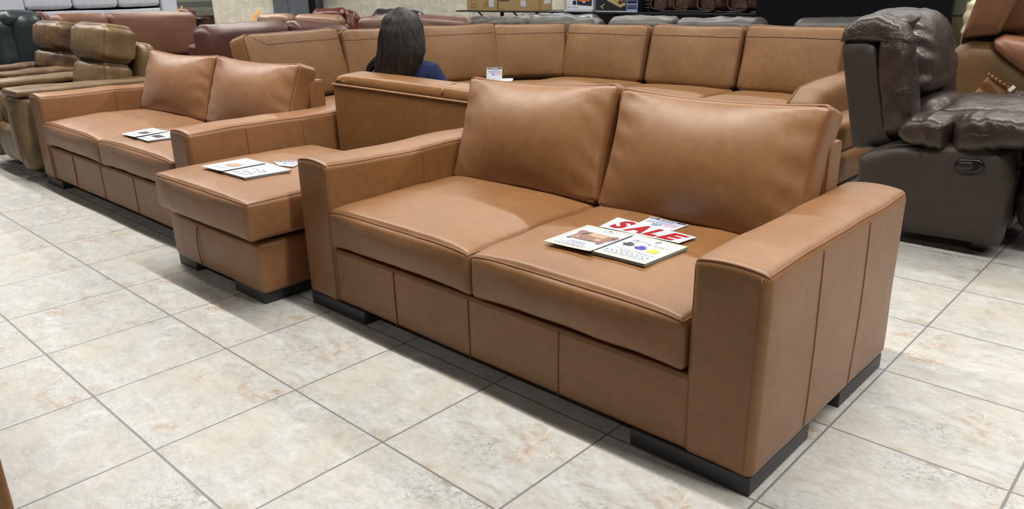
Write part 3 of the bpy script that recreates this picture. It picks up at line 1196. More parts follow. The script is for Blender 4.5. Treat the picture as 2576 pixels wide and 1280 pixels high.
# arm with a curved front at the far end
pts = [(0, 0), (0, .28), (.06, .44), (.20, .52), (.45, .54), (.98, .56), (.98, 0)]
V, F = pillow(pts, .22, .012, 5, 110, 8, 2, e=.12)
ar = MB().add(place(V, (2.80, 3.95, .07), (0, 1, 0), (0, 0, 1), (1, 0, 0)), F).build('arm', TAN, sec)
oo_ = outline_smooth(pts, 110, 2, .12)
MB().add(*tube(place(np.c_[(oo_ - (oo_.min(0) + oo_.max(0)) / 2) * .965 + (oo_.min(0) + oo_.max(0)) / 2, np.full(len(oo_), -.066)], (2.80, 3.95, .07), (0, 1, 0), (0, 0, 1), (1, 0, 0)), .005, True)).build('piping', TAN_PIPE, ar)
soft('side_panel', sec, TAN, (.22, 1.0, .19), (3.00, 4.42, .325), .05, (4, 10, 4))
soft('side_panel', sec, TAN, (.22, 1.0, .20), (3.02, 4.40, .14), .05, (4, 10, 4))
for lx, ly in ((.4, 4.05), (2.6, 4.05), (2.7, 4.8), (-.3, 2.3), (.3, 2.3), (-.3, 4.1)):
    MB().add(*_bev_box((lx, ly, 0), (lx + .08, ly + .08, .075))).build('leg', LEG, sec, True, 30)
localise(sec)

# card and catalogue on the sectional
A = at(1224, 198, 'z', .475); B_ = at(1263, 197.5, 'z', .475)
ex = (B_ - A) / np.linalg.norm(B_ - A)
wc = np.linalg.norm(B_ - A)
back = np.array([-ex[1], ex[0], 0])
hc = wc * .72
tl = np.array([0, 0, hc * .95]) + back * hc * .3
price_card([A, B_, B_ + tl, A + tl], 'white price card propped upright against the sectional back cushions')
mbk = thing('closed_catalogue', 'thin pale catalogue lying flat on the sectional seat under the upright card', 'magazine', tuple((A + B_) / 2))
q0 = A - ex * .045
S_ = Sheet([q0 - back * .14 + np.array([0, 0, -.006]), q0 + ex * .27 - back * .14 + np.array([0, 0, -.006]), q0 + ex * .27 + back * .05 + np.array([0, 0, -.006]), q0 + back * .05 + np.array([0, 0, -.006])])
mb = MB(); S_.slab(mb, -.012, .0); mb.build('page_block', EDGE, mbk, False)
mb = MB(); S_.slab(mb, .0, .0015); mb.build('cover', PAPER, mbk, False)
mb = MB()
for i in range(4):
    S_.line(mb, .15, .85, .2 + .15 * i, .04, .002, i)
fix_up(mb.build('printed_text', INK_G, mbk, False))
localise(mbk)

# ------------------------------------------------------------------ dark brown recliner
rec = thing('recliner', 'dark brown leather recliner with puffy arm pad and oval release handle', 'armchair', (3.8, 3.65, 0))
XZ = lambda V, y: place(V, (0, y, 0), (1, 0, 0), (0, 0, 1), (0, -1, 0))
side = [(3.46, .39), (3.50, .425), (3.60, .475), (3.75, .50), (4.02, .535), (4.10, .50), (4.13, .35), (4.125, .06), (3.46, .045)]
for y in (3.30, 4.05):
    V, F = pillow(side, .22, .004, 7, 150, 8, 2, e=.03)
    sd = MB().add(XZ(V, y), F).build('side_panel', DBROWN_M, rec)
    if y < 3.5:
        mb = MB()
        ptsl = outline_open([(3.475, y - .098, .392), (3.51, y - .098, .428), (3.60, y - .098, .470), (3.70, y - .098, .488), (3.76, y - .098, .496)], 20)
        mb.add(*tube(ptsl, .0028))
        vseam(mb, [(3.755, y - .1125, z) for z in np.linspace(.2, .48, 8)], .0015)
        mb.build_each('seam', DBROWN, sd)
# release handle
hd = np.array([(3.962 + sg * .030 + .030 * math.cos(t_), .424 + sg * .003 + .032 * math.sin(t_)) for sg, a0 in ((1, -PI / 2), (-1, PI / 2)) for t_ in np.linspace(a0, a0 + PI, 16)])
c_ = hd.mean(0)
V, F = pillow([tuple(p) for p in hd], .022, .0, 6, 64, 6, 0)
h_ = MB().add(XZ(V, 3.186), F).build('handle_bezel', BLACKP, rec)
inner = [tuple(c_ + (p - c_) * np.array([.55, .6]) + np.array([-.015, 0])) for p in hd]
V, F = pillow(inner, .012, .002, 6, 40, 5, 0)
MB().add(XZ(V, 3.178), F).build('lever', plain('dark_grey_plastic', (24, 24, 26), .3), h_)


def gather(amt, freq, seed, axis_u=True):
    def f(V):
        e = np.clip(np.abs(V[:, 2]) * 0 + 1, 0, 1)
        n_ = np.c_[V[:, 0] * 6, V[:, 1] * 6, V[:, 2] * 6]
        ph = (V[:, 0] if axis_u else V[:, 1]) * freq + 7 * fbm(n_ * .8, seed, 3)
        V[:, 2] += np.sign(V[:, 2]) * amt * np.sin(ph) * np.clip(fbm(n_ * .7, seed + 3, 2) + .45, 0, 1)
        V[:, 1] += amt * .6 * np.sin(ph * 1.1 + 1) * np.sign(V[:, 1] - V[:, 1].mean())
        return V
    return f


def arm_pad(y, name='arm_pad'):
    """puffy pad in two sections on top of the side panel"""
    pad1 = [(3.625, .525), (3.635, .585), (3.70, .628), (3.80, .635), (3.855, .615), (3.86, .545), (3.86, .47), (3.80, .475), (3.66, .49)]
    pad2 = [(3.855, .54), (3.86, .61), (3.90, .648), (4.02, .665), (4.15, .655), (4.26, .62), (4.30, .56), (4.26, .535), (4.12, .515), (3.98, .485), (3.87, .468)]
    mb = MB()
    for pts, s in ((pad1, 2), (pad2, 5)):
        V, F = pillow(pts, .25, .018, 3., 110, 12, 1, gather(.0055, 80, s))
        mb.add(XZ(V, y), F)
    o = mb.build(name, DBROWN, rec)
    return o


arm_pad(3.29); arm_pad(4.07)
# back: rear shell, side bolsters, pillow front
yb0, yb1 = 3.30, 4.06
def back_local(V):
    """(u across, v up, w front) on the leaning back"""
    lean = .155 / .56
    return place(V, (0, 0, 0), (0, 1, 0), (-.27, 0, .963), (.963, 0, .27))
shell = [(3.395, .385), (3.60, .42), (3.56, .53), (3.45, .96), (3.39, 1.0), (3.30, .985), (3.27, .93)]
V, F = pillow(shell, yb1 - yb0, .006, 9, 120, 8, 2, e=.03)
MB().add(XZ(V, (yb0 + yb1) / 2), F).build('back_shell', DBROWN_M, rec)
for y, nm in ((yb0 + .075, 'side_bolster'), (yb1 - .075, 'side_bolster')):
    bol = [(3.545, .47), (3.66, .50), (3.668, .60), (3.64, .75), (3.60, .92), (3.56, 1.005), (3.452, 1.01), (3.47, .80), (3.525, .56)]
    cap = [(3.262, .925), (3.35, .932), (3.47, .930), (3.57, .905), (3.605, .94), (3.555, 1.02), (3.45, 1.068), (3.35, 1.05), (3.285, .995)]
    V, F = pillow(bol, .17, .018, 3.6, 150, 12, 2, lambda V: gather(.0035, 60, 9, False)(V), e=.03)
    bo_ = MB().add(XZ(V, y), F).build(nm, DBROWN, rec)
    V, F = pillow(cap, .18, .018, 3.4, 130, 12, 2, gather(.004, 80, 4), e=.03)
    MB().add(XZ(V, y), F).build('bolster_cap', DBROWN, bo_)
def pil(lo, hi, y0_, y1_, t, bl, seed, cut=.1):
    # a cushion on the leaning front; outline in (y, z-along-back)
    w = y1_ - y0_
    pts = [(y0_ + cut * .3, lo), (y0_, lo + cut), (y0_, hi - cut * 1.6), (y0_ + cut * 1.2, hi - cut * .15), ((y0_ + y1_) / 2, hi), (y1_ - cut * 1.2, hi - cut * .15), (y1_, hi - cut * 1.6), (y1_, lo + cut), (y1_ - cut * .3, lo)]
    def fn(V):
        n_ = V * 5
        rim = np.clip((np.abs(V[:, 0] - (y0_ + y1_) / 2) / (w / 2) - .45) / .5, 0, 1)
        V[:, 2] += np.sign(V[:, 2]) * .015 * rim * np.sin(V[:, 1] * 60 - np.abs(V[:, 0] - (y0_ + y1_) / 2) * 40 + 3 * fbm(n_, seed, 2))
        V[:, 2] += .008 * fbm(n_, seed + 5, 2)
        return V
    return pillow(pts, t, bl, 3., 110, 12, 2, fn)
def lean_place(V, x0_, z0_, ang):
    c, s = math.cos(ang), math.sin(ang)
    # v runs up the back, w to the front
    return np.stack([x0_ - V[:, 1] * s + V[:, 2] * c, V[:, 0], z0_ + V[:, 1] * c + V[:, 2] * s], 1)
V, F = pil(.13, .56, yb0 + .14, yb1 - .02, .17, .04, 3)
MB().add(lean_place(V, 3.63, .53, .27), F).build('head_cushion', DBROWN, rec)
V, F = pil(-.06, .17, yb0 + .12, yb1 - .10, .20, .035, 6, .06)
MB().add(lean_place(V, 3.66, .50, .30), F).build('lumbar_cushion', DBROWN, rec)
# top roll over the back
V, F = pil(0, .72, 0, 1, .1, .01, 7)
top = [(yb0 + .10, .99), (yb0 + .12, 1.045), (yb0 + .3, 1.075), ((yb0 + yb1) / 2, 1.082), (yb1 - .12, 1.06), (yb1 - .02, 1.0), (yb1 - .1, .95), (yb0 + .2, .95)]
V, F = pillow(top, .24, .01, 3., 90, 10, 2, gather(.005, 60, 3))
MB().add(place(V, (3.43, 0, 0), (0, 1, 0), (0, 0, 1), (1, 0, 0)), F).build('top_roll', DBROWN, rec)
# seat and footrest
soft('seat', rec, DBROWN, (.50, .56, .22), (3.94, 3.68, .50), .07, (12, 12, 3), mseg=4, fn=chain(puff(2, .06, .5, 1), wrinkle(.012, (5, 7, 5), 2)))
soft('seat_base', rec, DBROWN_M, (.66, .52, .30), (3.80, 3.68, .25), .02, (6, 6, 4))
soft('footrest', rec, DBROWN, (.16, .70, .30), (4.24, 3.68, .27), .05, (4, 12, 8), fn=chain(puff(0, .03, .6), wrinkle(.012, (5, 9, 9), 8)))
soft('footrest_cushion', rec, DBROWN, (.26, .70, .14), (4.25, 3.68, .47), .06, (4, 14, 4), fn=chain(puff(2, .02, .6, 1), wrinkle(.012, (9, 9, 9), 5)))
for lx in (3.52, 4.0):
    for ly in (3.32, 3.98):
        MB().add(*_bev_box((lx, ly, 0), (lx + .06, ly + .06, .06))).build('leg', BLACKP, rec, True, 30)
localise(rec)

# ------------------------------------------------------------------ cinnamon recliner at the far right
YR = 4.72
P2 = lambda px, py: (lambda p: (p[0], p[2]))(at(px, py, 'y', YR))
cr = thing('recliner', 'cinnamon leather recliner with gathered side pocket behind the dark brown recliner', 'armchair', (3.75, 5.1, 0))
bk = [P2(2413, 97), P2(2505, 89), P2(2575, -30), P2(2620, -160), P2(2530, -190), P2(2466, -40)]
V, F = pillow(bk, .10, .004, 7, 120, 7, 2, e=.02)
MB().add(place(V, (0, YR + .06, 0), (1, 0, 0), (0, 0, 1), (0, -1, 0)), F).build('back_shell', RUST, cr)
bk2 = [P2(2478, 106), P2(2530, 100), P2(2600, 96), P2(2650, -30), P2(2690, -190), P2(2596, -200), P2(2528, -20)]
V, F = pillow(bk2, .62, .01, 4, 120, 8, 2, e=.04, fn=lambda V: V + np.c_[0 * V[:, 0], 0 * V[:, 0], .008 * fbm(V * 7, 4, 2)])
MB().add(place(V, (0, YR + .38, 0), (1, 0, 0), (0, 0, 1), (0, -1, 0)), F).build('back_cushion', RUST, cr)
sidep = [P2(2380, 135), P2(2400, 116), P2(2440, 103), P2(2490, 108), P2(2520, 140), P2(2600, 190), P2(2640, 260), P2(2640, 460), P2(2400, 440), P2(2340, 300)]
zmin = .06
sidep = [(x, max(z, zmin)) for x, z in sidep]
V, F = pillow(sidep, .20, .006, 7, 130, 8, 2, e=.05)
sp_ = MB().add(place(V, (0, YR + .12, 0), (1, 0, 0), (0, 0, 1), (0, -1, 0)), F).build('side_panel', RUST_S, cr)
padp = [P2(2492, 100), P2(2494, 120), P2(2520, 145), P2(2580, 190), P2(2680, 250), P2(2720, 200), P2(2640, 140), P2(2570, 95), P2(2520, 88)]
V, F = pillow(padp, .26, .012, 3.4, 120, 9, 2, e=.03)
MB().add(place(V, (0, YR + .10, 0), (1, 0, 0), (0, 0, 1), (0, -1, 0)), F).build('arm_pad', RUST, cr)
pk = [P2(2486, 188), P2(2530, 222), P2(2590, 255), P2(2640, 290), P2(2640, 420), P2(2440, 400), P2(2405, 310), P2(2440, 245)]
V, F = pillow(pk, .03, .012, 4, 130, 9, 2, e=.02, fn=lambda V: V + np.c_[0 * V[:, 0], 0 * V[:, 0], .007 * np.sin((V[:, 0] * .8 + V[:, 1] * .6) * 60 + 3 * fbm(V * 8, 3, 2))])
pko = MB().add(place(V, (0, YR + .015, 0), (1, 0, 0), (0, 0, 1), (0, -1, 0)), F).build('side_pocket', RUST_PK, cr)
a_, b_ = np.array(P2(2486, 186)), np.array(P2(2600, 258))
pp, rr_ = [], []
for t in np.linspace(0, 1, 60):
    q = a_ + (b_ - a_) * t
    pp.append((q[0], YR - .012, q[1]))
    rr_.append(.011 + .003 * math.sin(t * 70))
MB().add(*tube(pp, np.array(rr_), k=8)).build('elastic_hem', RUST_PK, pko)
q = P2(2548, 222)
V, F = rbox((.022, .004, .04), .0015, (2, 1, 3), 2)[:2]
MB().add(V @ rot(0, .7, 0).T + np.array((q[0], YR - .03, q[1])), F).build('clear_tag', CHROME, pko)
x_, z_ = P2(2430, 115)
soft('seat', cr, RUST, (.5, .6, .3), (x_ + .42, YR + .42, .32), .05, (8, 8, 4), fn=puff(2, .03))
soft('side_panel', cr, RUST, (.7, .16, .55), (x_ + .34, YR + .82, .34), .05, (8, 3, 6))
soft('base', cr, BLACKP, (.5, .7, .08), (x_ + .35, YR + .45, .045), .01, (2, 2, 1))
MB().add(*box((x_ - .05, YR + .10, z_ - .08), (x_ + .19, YR + .7, z_ + .075))).build('hinge_cover', BLACKP, cr, False)
localise(cr)

# cream tufted chair beyond it
p = dep(2440, 45, 6.1)
ct = thing('armchair', 'cream tufted leather chair peeking out behind the cinnamon recliner', 'armchair', (p[0], p[1], 0))
R3 = rot(0, 0, .6)
soft('backrest', ct, CREAM, (.55, .22, .34), (p[0] + .16, p[1] + .3, p[2] - .03), .09, (10, 4, 8), R=R3, mseg=4, fn=lambda P, U: P * (1 + .03 * np.sin(U[:, 2:3] * 9)))
soft('lower_back', ct, CREAM, (.52, .2, .3), (p[0] + .17, p[1] + .3, p[2] - .28), .08, (8, 4, 6), R=R3, mseg=4)
soft('seat', ct, CREAM, (.6, .6, .25), (p[0] + .3, p[1] + .2, .4), .06, (6, 6, 3), R=R3)
soft('base', ct, BLACKP, (.5, .5, .28), (p[0] + .3, p[1] + .2, .14), .02, (2, 2, 2), R=R3)
localise(ct)


# ------------------------------------------------------------------ olive tan recliner and its neighbours
def recl_rows(root, xc, yb, w, mat, headmat, rows, seed=0, lean=.2, dp=.22):
    for i, (a, b_) in enumerate(rows):
        hh = b_ - a
        last = i == len(rows) - 1
        c = (xc, yb + lean * (a + hh / 2 - .46), a + hh / 2)
        soft('headrest' if last else 'back_cushion', root, headmat if last else mat, (w - (0 if last else .03), dp + (.03 if last else 0), hh + .02), c, .07 if last else .06, (16, 4, 10), R=rot(-lean), mseg=5, pipes=[(1, -1)], pr=.0022, pmat=OLIVE_PIPE, pipe_name='seam',
             fn=chain(puff(1, .035, .8), wrinkle(.004, (5, 5, 5), seed + i * 3, .2), squircle(0, 2, 7)))


def recl_arm(root, xa, yf, mat, w=.24, seed=0):
    pts = [(0.03, 0), (-.01, .1), (-.015, .28), (0, .52), (.45, .52), (.96, .52), (.96, .0)]
    V, F = pillow([(yf + a, .07 + b_) for a, b_ in pts], w, .01, 5, 130, 9, 2, e=.06)
    a = MB().add(place(V, (xa, 0, 0), (0, 1, 0), (0, 0, 1), (1, 0, 0)), F).build('arm', mat, root)
    mb = MB()
    vseam(mb, [(xa + w * .28, yf - .012 + .012 * abs(z - .3), z) for z in np.linspace(.1, .52, 10)], .003)
    mb.build_each('seam', TAN_PIPE, a)
    soft('arm_pad', root, mat, (w - .01, .92, .05), (xa, yf + .47, .602), .022, (6, 20, 2), fn=wrinkle(.008, (9, 5, 9), seed))


def recliner_front(label, xc, yf, w, mat, matb, hm, rows, aw, head_w, seed, head_dx=0):
    root = thing('recliner', label, 'armchair', (xc, yf + .5, 0))
    for sg in (-1, 1):
        recl_arm(root, xc + sg * (w / 2 + aw / 2), yf, mat, aw, seed + sg)
    soft('seat', root, mat, (w - .02, .66, .2), (xc, yf + .43, .40), .06, (12, 12, 4), fn=chain(puff(2, .02, .5, 1), wrinkle(.01, (6, 6, 6), seed + 4)))
    soft('footrest', root, mat, (w - .03, .10, .26), (xc, yf + .10, .21), .04, (12, 3, 8), fn=chain(puff(1, .02, .5), wrinkle(.014, (7, 7, 7), seed + 7)))
    soft('base', root, matb, (w, .7, .2), (xc, yf + .5, .18), .02, (4, 4, 2))
    recl_rows(root, xc + head_dx, yf + .73, head_w, mat, hm, rows, seed)
    # wing-shaped back shell
    wing = [(-head_w / 2 - .02, .1), (-head_w / 2 - .03, .75), (-head_w / 2 + .03, .87), (head_w / 2 - .03, .87), (head_w / 2 + .05, .85), (head_w / 2 + .06, .70), (head_w / 2 + .05, .1)]
    V, F = pillow(wing, .16, .02, 4, 100, 8, 1)
    MB().add(place(V, (xc + head_dx - .10, yf + .92, .0), (1, 0, 0), (0, .14, .99), (0, -.99, .14)), F).build('back_shell', mat, root)
    for lx in (-.3, .3):
        for ly in (.15, .8):
            MB().add(*_bev_box((xc + lx, yf + ly, 0), (xc + lx + .06, yf + ly + .06, .085))).build('leg', BLACKP, root, True, 30)
    localise(root)
    return root


recliner_front('olive tan leather recliner with a tall headrest next to the longer sofa', -1.69, .83, .50, OLIVE, OLIVE_D, OLIVE, ((.44, .735), (.73, 1.0)), .30, .66, 3, .03)
recliner_front('worn brown leather recliner with three-row back, second from the longer sofa', -3.12, .98, .50, OLIVE_D, OLIVE_D, OLIVE_D, ((.40, .56), (.55, .745), (.735, .985)), .24, .64, 13, .02)

# dark teal recliner, only its tall back shows
tr = thing('recliner', 'dark teal leather recliner with a rolled back at the far left edge', 'armchair', (-4.6, 1.75, 0))
tb = [(-4.75, .35), (-4.10, .38), (-4.06, .80), (-4.05, .98), (-4.09, 1.04), (-4.2, 1.06), (-4.6, 1.05), (-4.75, .98)]
V, F = pillow(tb, .30, .015, 4, 110, 9, 1, gather(.004, 50, 4))
MB().add(place(V, (0, 1.85, 0), (1, 0, 0), (0, 0, 1), (0, -1, 0)), F).build('back_shell', TEAL, tr)
soft('top_roll', tr, TEAL, (.66, .36, .15), (-4.42, 1.82, 1.0), .07, (12, 6, 3), mseg=4, fn=wrinkle(.014, (9, 6, 6), 4))
soft('side_bolster', tr, TEAL, (.16, .2, .55), (-4.20, 1.66, .72), .07, (4, 4, 10), mseg=4, fn=wrinkle(.012, (6, 6, 9), 6))
soft('seat', tr, TEAL, (.6, .7, .3), (-4.5, 1.3, .32), .06, (8, 8, 4))
for xx in (-4.93, -4.08):
    soft('arm', tr, TEAL, (.2, .8, .5), (xx, 1.3, .30), .07, (4, 8, 6))
soft('base', tr, BLACKP, (.7, .7, .1), (-4.5, 1.5, .052), .01, (2, 2, 1))
localise(tr)

# maroon chair with a round piped back
mc = thing('armchair', 'maroon leather chair with a round piped back between the teal and worn brown recliners', 'armchair', (-4.9, 2.5, 0))
o_ = dep(108, 90, 8.7)
def MP(px, py):
    q = dep(px, py, 8.7) - o_
    return (float(q @ CM[0]), float(q[2]))
out = [MP(62, 60), MP(80, 42), MP(100, 27), MP(118, 27), MP(132, 40), MP(140, 70), MP(142, 130), MP(140, 190), MP(60, 190)]
V, F = pillow(out, .16, .03, 4, 100, 9, 1)
er = np.array([CM[0][0], CM[0][1], 0]); er /= np.linalg.norm(er)
ew = np.array([er[1], -er[0], 0])
bb = MB().add(place(V, o_, er, (0, 0, 1), ew), F).build('backrest', MAROON, mc)
oo_ = outline_smooth(out, 100, 1)
MB().add(*tube(place(np.c_[(oo_ - oo_.mean(0)) * .965 + oo_.mean(0), np.full(len(oo_), .046)], o_, er, (0, 0, 1), ew), .008, True)).build('piping', TAN_PIPE, bb)
g0 = np.array([o_[0], o_[1], 0])
Rm = np.array([er, -ew, (0, 0, 1)]).T
soft('seat', mc, MAROON, (.5, .22, .36), g0 + ew * .18 + np.array([0, 0, .26]), .06, (6, 6, 4), R=Rm)
soft('base', mc, BLACKP, (.4, .3, .08), g0 + ew * .12 + np.array([0, 0, .041]), .01, (1, 1, 1), R=Rm)
mc.location = g0
localise(mc)


def far_sofa(label, mat, tops, name='sofa', cush_h=.42, t=.24, bottom=.0, seat=True, wr=.014, seed=0, group=None, rad=.08, base_dx=0, capm=None, seam_mat=None):
    """a whole sofa standing where its back tops were measured; tops = [(A, B), ...] room points on the upper back edge"""
    A, B = np.array(tops[0][0]), np.array(tops[-1][1])
    d = (B - A) * np.array([1, 1, 0])
    W = np.linalg.norm(d)
    ex_ = d / W
    nf = np.array([ex_[1], -ex_[0], 0])
    if nf @ (CP - A) < 0: nf = -nf
    ctr = (A + B) / 2
    root = thing(name, label, 'sofa', (ctr[0], ctr[1], 0), 0, group)
    R = np.array([ex_, -nf, (0, 0, 1)]).T
    for i, (a, b_) in enumerate(tops):
        a, b_ = np.array(a), np.array(b_)
        w = np.linalg.norm((b_ - a)[:2])
        c = (a + b_) / 2
        sl = (b_[2] - a[2])
        def fn(P, U, sl=sl, i=i):
            P = puff(1, .04, .5)(P, U)
            P = wrinkle(wr, (5, 5, 7), seed + i * 7)(P, U)
            P[:, 2] += U[:, 0] * sl / 2
            P[:, 2] += .012 * np.clip(1 - U[:, 0] ** 2, 0, 1) * (U[:, 2] > 0)
            return P
        soft('back_cushion', root, mat, (w + .01, t, cush_h), c - np.array([0, 0, cush_h / 2]), rad, (14, 4, 8), R=R, mseg=4, fn=fn)
    zt = min(A[2], B[2])
    g = np.array([ctr[0], ctr[1], 0])
    soft('back_frame', root, mat, (W, .14, max(.2, zt - .16)), g - nf * .19 + np.array([0, 0, .06 + (zt - .16) / 2]), .04, (6, 2, 4), R=R)
    if seat:
        soft('base', root, mat, (W, .5, .22), g + nf * .16 + np.array([0, 0, .17]), .03, (6, 4, 3), R=R)
        soft('seat_cushion', root, mat, (W - .02, .42, .17), g + nf * .22 + np.array([0, 0, .365]), .05, (10, 8, 3), R=R, fn=puff(2, .03, .5, 1))
        for sg in (-1, 1):
            soft('arm', root, mat, (.1, .62, .5), g + ex_ * sg * (W / 2 - .05) + nf * .12 + np.array([0, 0, .32]), .07, (4, 8, 5), R=R, mseg=4)
    for sg in (-1, 1):
        c = g + ex_ * sg * (W / 2 - .08) + nf * (.36 if seat else -.19)
        MB().add(*_bev_box(c + np.array([-.04, -.04, 0]), c + np.array([.04, .04, .065]))).build('leg', LEG, root, True, 30)
    localise(root)
    return root


def top(px, py, **k):
    (a, v), = k.items()
    return dep(px, py, v) if a == 'd' else at(px, py, a, v)


far_sofa('reddish brown leather sofa with two smooth back cushions in front of the white sofa', BROWN,
         [(top(128, 38, x=-4.0), top(261, 33, x=-4.0)), (top(263, 34, x=-4.0), top(480, 30, x=-4.0))], wr=.006, seed=3, cush_h=.46, rad=.06, t=.26)
cs = far_sofa('chocolate brown leather sofa with a low curving back behind the big sectional', CHOC,
              [(top(492, 66, x=-2.45), top(716, 51, x=-2.45)), (top(718, 50, x=-2.45), top(872, 64, d=8.3))], wr=.008, seed=9, cush_h=.44, rad=.09)
far_sofa('dusty caramel leather sofa far behind with an orange tag hanging at its end', leather('dusty_caramel_leather', (122, 90, 68), (106, 77, 56), .4, .6, crease=.4),
         [(top(648, 36, d=9.2), top(742, 33, d=9.2)), (top(744, 34, d=9.2), top(866, 40, d=9.2))], seed=21)
far_sofa('glossy oxblood leather sofa with a gathered end in front of the tiled wall', OXBLOOD,
         [(top(788, 24, d=10.0), top(868, 20, d=10.0)), (top(869, 22, d=10.0), top(904, 34, d=10.0))], seed=25, wr=.02)
far_sofa('mahogany leather sofa behind the long-haired woman and the sectional', MAHOG,
         [(top(902, 42, d=8.72), top(1052, 36, d=8.6)), (top(1054, 36, d=8.6), top(1186, 46, d=8.38))], seed=29)
far_sofa('black leather sofa far behind the woman against the tiled wall', BLACKL,
         [(top(940, 28, d=10.2), top(1004, 25, d=10.2)), (top(1006, 25, d=10.2), top(1068, 31, d=10.2))], seed=33, wr=.02)
far_sofa('crumpled grey leather sofa in front of the black shelf, below the cardboard boxes', GREYL,
         [(top(1158, 44, y=6.1), top(1238, 41, y=6.1)), (top(1240, 43, y=6.1), top(1340, 40, y=6.1)), (top(1342, 41, y=6.1), top(1512, 47, y=6.1))], seed=37, wr=.022)
far_sofa('bluish grey shiny leather sofa just under the black shelf', GREYB,
         [(top(1306, 39, y=6.55), top(1376, 39, y=6.55)), (top(1378, 38, y=6.55), top(1500, 39, y=6.55))], seed=41, wr=.02, seat=False)
far_sofa('light grey leather sofa in front of the shelf of brown bags', GREYL,
         [(top(1542, 44, y=5.85), top(1706, 42, y=5.85)), (top(1710, 42, y=5.85), top(1925, 46, y=5.85))], seed=45, wr=.022)
far_sofa('grey leather sofa in front of the black wall panel beside the dark brown recliner', GREYL,
         [(top(2008, 44, y=5.85), top(2250, 44, y=5.85))], seed=49, wr=.015)

# orange tag at the end of the caramel sofa
q = top(640, 44, d=8.85)
tg = thing('hang_tag', 'long orange paper tag hanging at the end of the far dusty caramel sofa', 'tag', tuple(q))
v, f = rbox((.035, .006, .20), .002, (1, 1, 3), 1)[:2]
MB().add(v @ (np.array([CM[0], CM[2], -CM[1]]).T @ rot(0, -.55, 0)).T + q, f).build('tag_paper', WOODTAN, tg)
localise(tg)

# ------------------------------------------------------------------ white sofa on a plinth
XW = -5.6
def WP(px, py): return top(px, py, x=XW)
ya, yb_ = WP(62, 20)[1], WP(405, 20)[1]
zc0 = (WP(62, 18)[2] + WP(405, 18)[2]) / 2
zr1 = (WP(62, 25)[2] + WP(405, 25)[2]) / 2
y_l, y_r = WP(-25, 20)[1], WP(445, 20)[1]
zr0 = zr1 - .34
wp_ = thing('display_plinth', 'plain white plinth carrying the white leather sofa at the back', 'plinth', (XW - .4, (y_l + y_r) / 2, 0))
MB().add(*_bev_box((XW - .95, y_l - .02, 0), (XW + .03, y_r + .02, zr0 - .012), .01)).build('plinth_body', plain('white_paint', (206, 208, 214), .5), wp_, True, 30)
localise(wp_)
ws = thing('sofa', 'white leather sofa raised high at the back of the room with three seat cushions', 'sofa', (XW - .4, (y_l + y_r) / 2, zr0 - .01))
soft('base', ws, WHITEL, (.9, yb_ - ya, zr1 - zr0), (XW - .45, (ya + yb_) / 2, (zr0 + zr1) / 2), .02, (4, 14, 4), fn=wrinkle(.008, (3, 3, 3), 3))
for k in range(3):
    w = (yb_ - ya) / 3
    soft('seat_cushion', ws, WHITEL, (.80, w - .01, .17), (XW - .38, ya + w * (k + .5), zc0 + .085), .04, (8, 10, 3), fn=chain(puff(2, .02, .5), wrinkle(.005, (5, 5, 5), k)))
for y0, y1 in ((y_l, ya - .004), (yb_ + .004, y_r)):
    soft('arm', ws, WHITEL, (.95, y1 - y0, .72), (XW - .44, (y0 + y1) / 2, zr0 + .36), .025, (6, 3, 6))
soft('back_frame', ws, WHITEL, (.14, yb_ - ya, .80), (XW - .84, (ya + yb_) / 2, zr0 + .4), .04, (2, 8, 6))
localise(ws)

# ------------------------------------------------------------------ walls
def wall(name, a, b_, mat, h=3.0, th=.12, z0=0):
    a, b_ = np.array(a[:2]), np.array(b_[:2])
    d = b_ - a
    w = np.linalg.norm(d)
    o = MB().add(*box((0, 0, z0), (w, th, h))).build(name, mat, None, False)
    o.location = (a[0], a[1], 0)
    o.rotation_euler = (0, 0, math.atan2(d[1], d[0]))
    return struct(o)


W1, W2, W3 = dep(541, 40, 11.0), dep(700, 20, 11.35), dep(1428, 10, 11.0)
wall('wall_back', W2, W3, wall_tile_mat('beige_stone_wall_tiles', .36, .33))
wall('wall_corner', W1, W2, wall_tile_mat('beige_pillar_tiles', .36, .33, .5, ((206, 200, 181), (186, 178, 157), (222, 217, 203))))
GW = dep(380, 40, 13.0)
wall('wall_left', GW, dep(640, 40, 13.4), plain('grey_green_wall', (112, 110, 100), .7, var=.1, scale=2))
ga, gb_ = dep(440, 20, 12.85), dep(640, 20, 13.2)
gdir = (gb_ - ga) * np.array([1, 1, 0]); gl = np.linalg.norm(gdir); gdir /= gl
gb = thing('shelf_board', 'dark grey horizontal board along the back wall beside the white sofa', 'shelf', tuple(ga))
P_, F_ = box((0, 0, ga[2] + .0), (gl, .06, ga[2] + .09))
MB().add(np.array([ga[0], ga[1], 0]) + P_[:, :1] * gdir + P_[:, 1:2] * np.array([-gdir[1], gdir[0], 0]) + P_[:, 2:] * np.array([0, 0, 1]), F_).build('board', plain('dark_grey_board', (70, 70, 66), .6), gb, False)
localise(gb)
wall('wall_black', dep(1428, 10, 10.9), at(2460, 40, 'y', 7.7), BLACKW)
wall('wall_right', at(2384, 40, 'y', 7.9), at(2700, 40, 'y', 7.9), plain('grey_green_wall_paint', (104, 100, 74), .7, var=.15, scale=1.2))

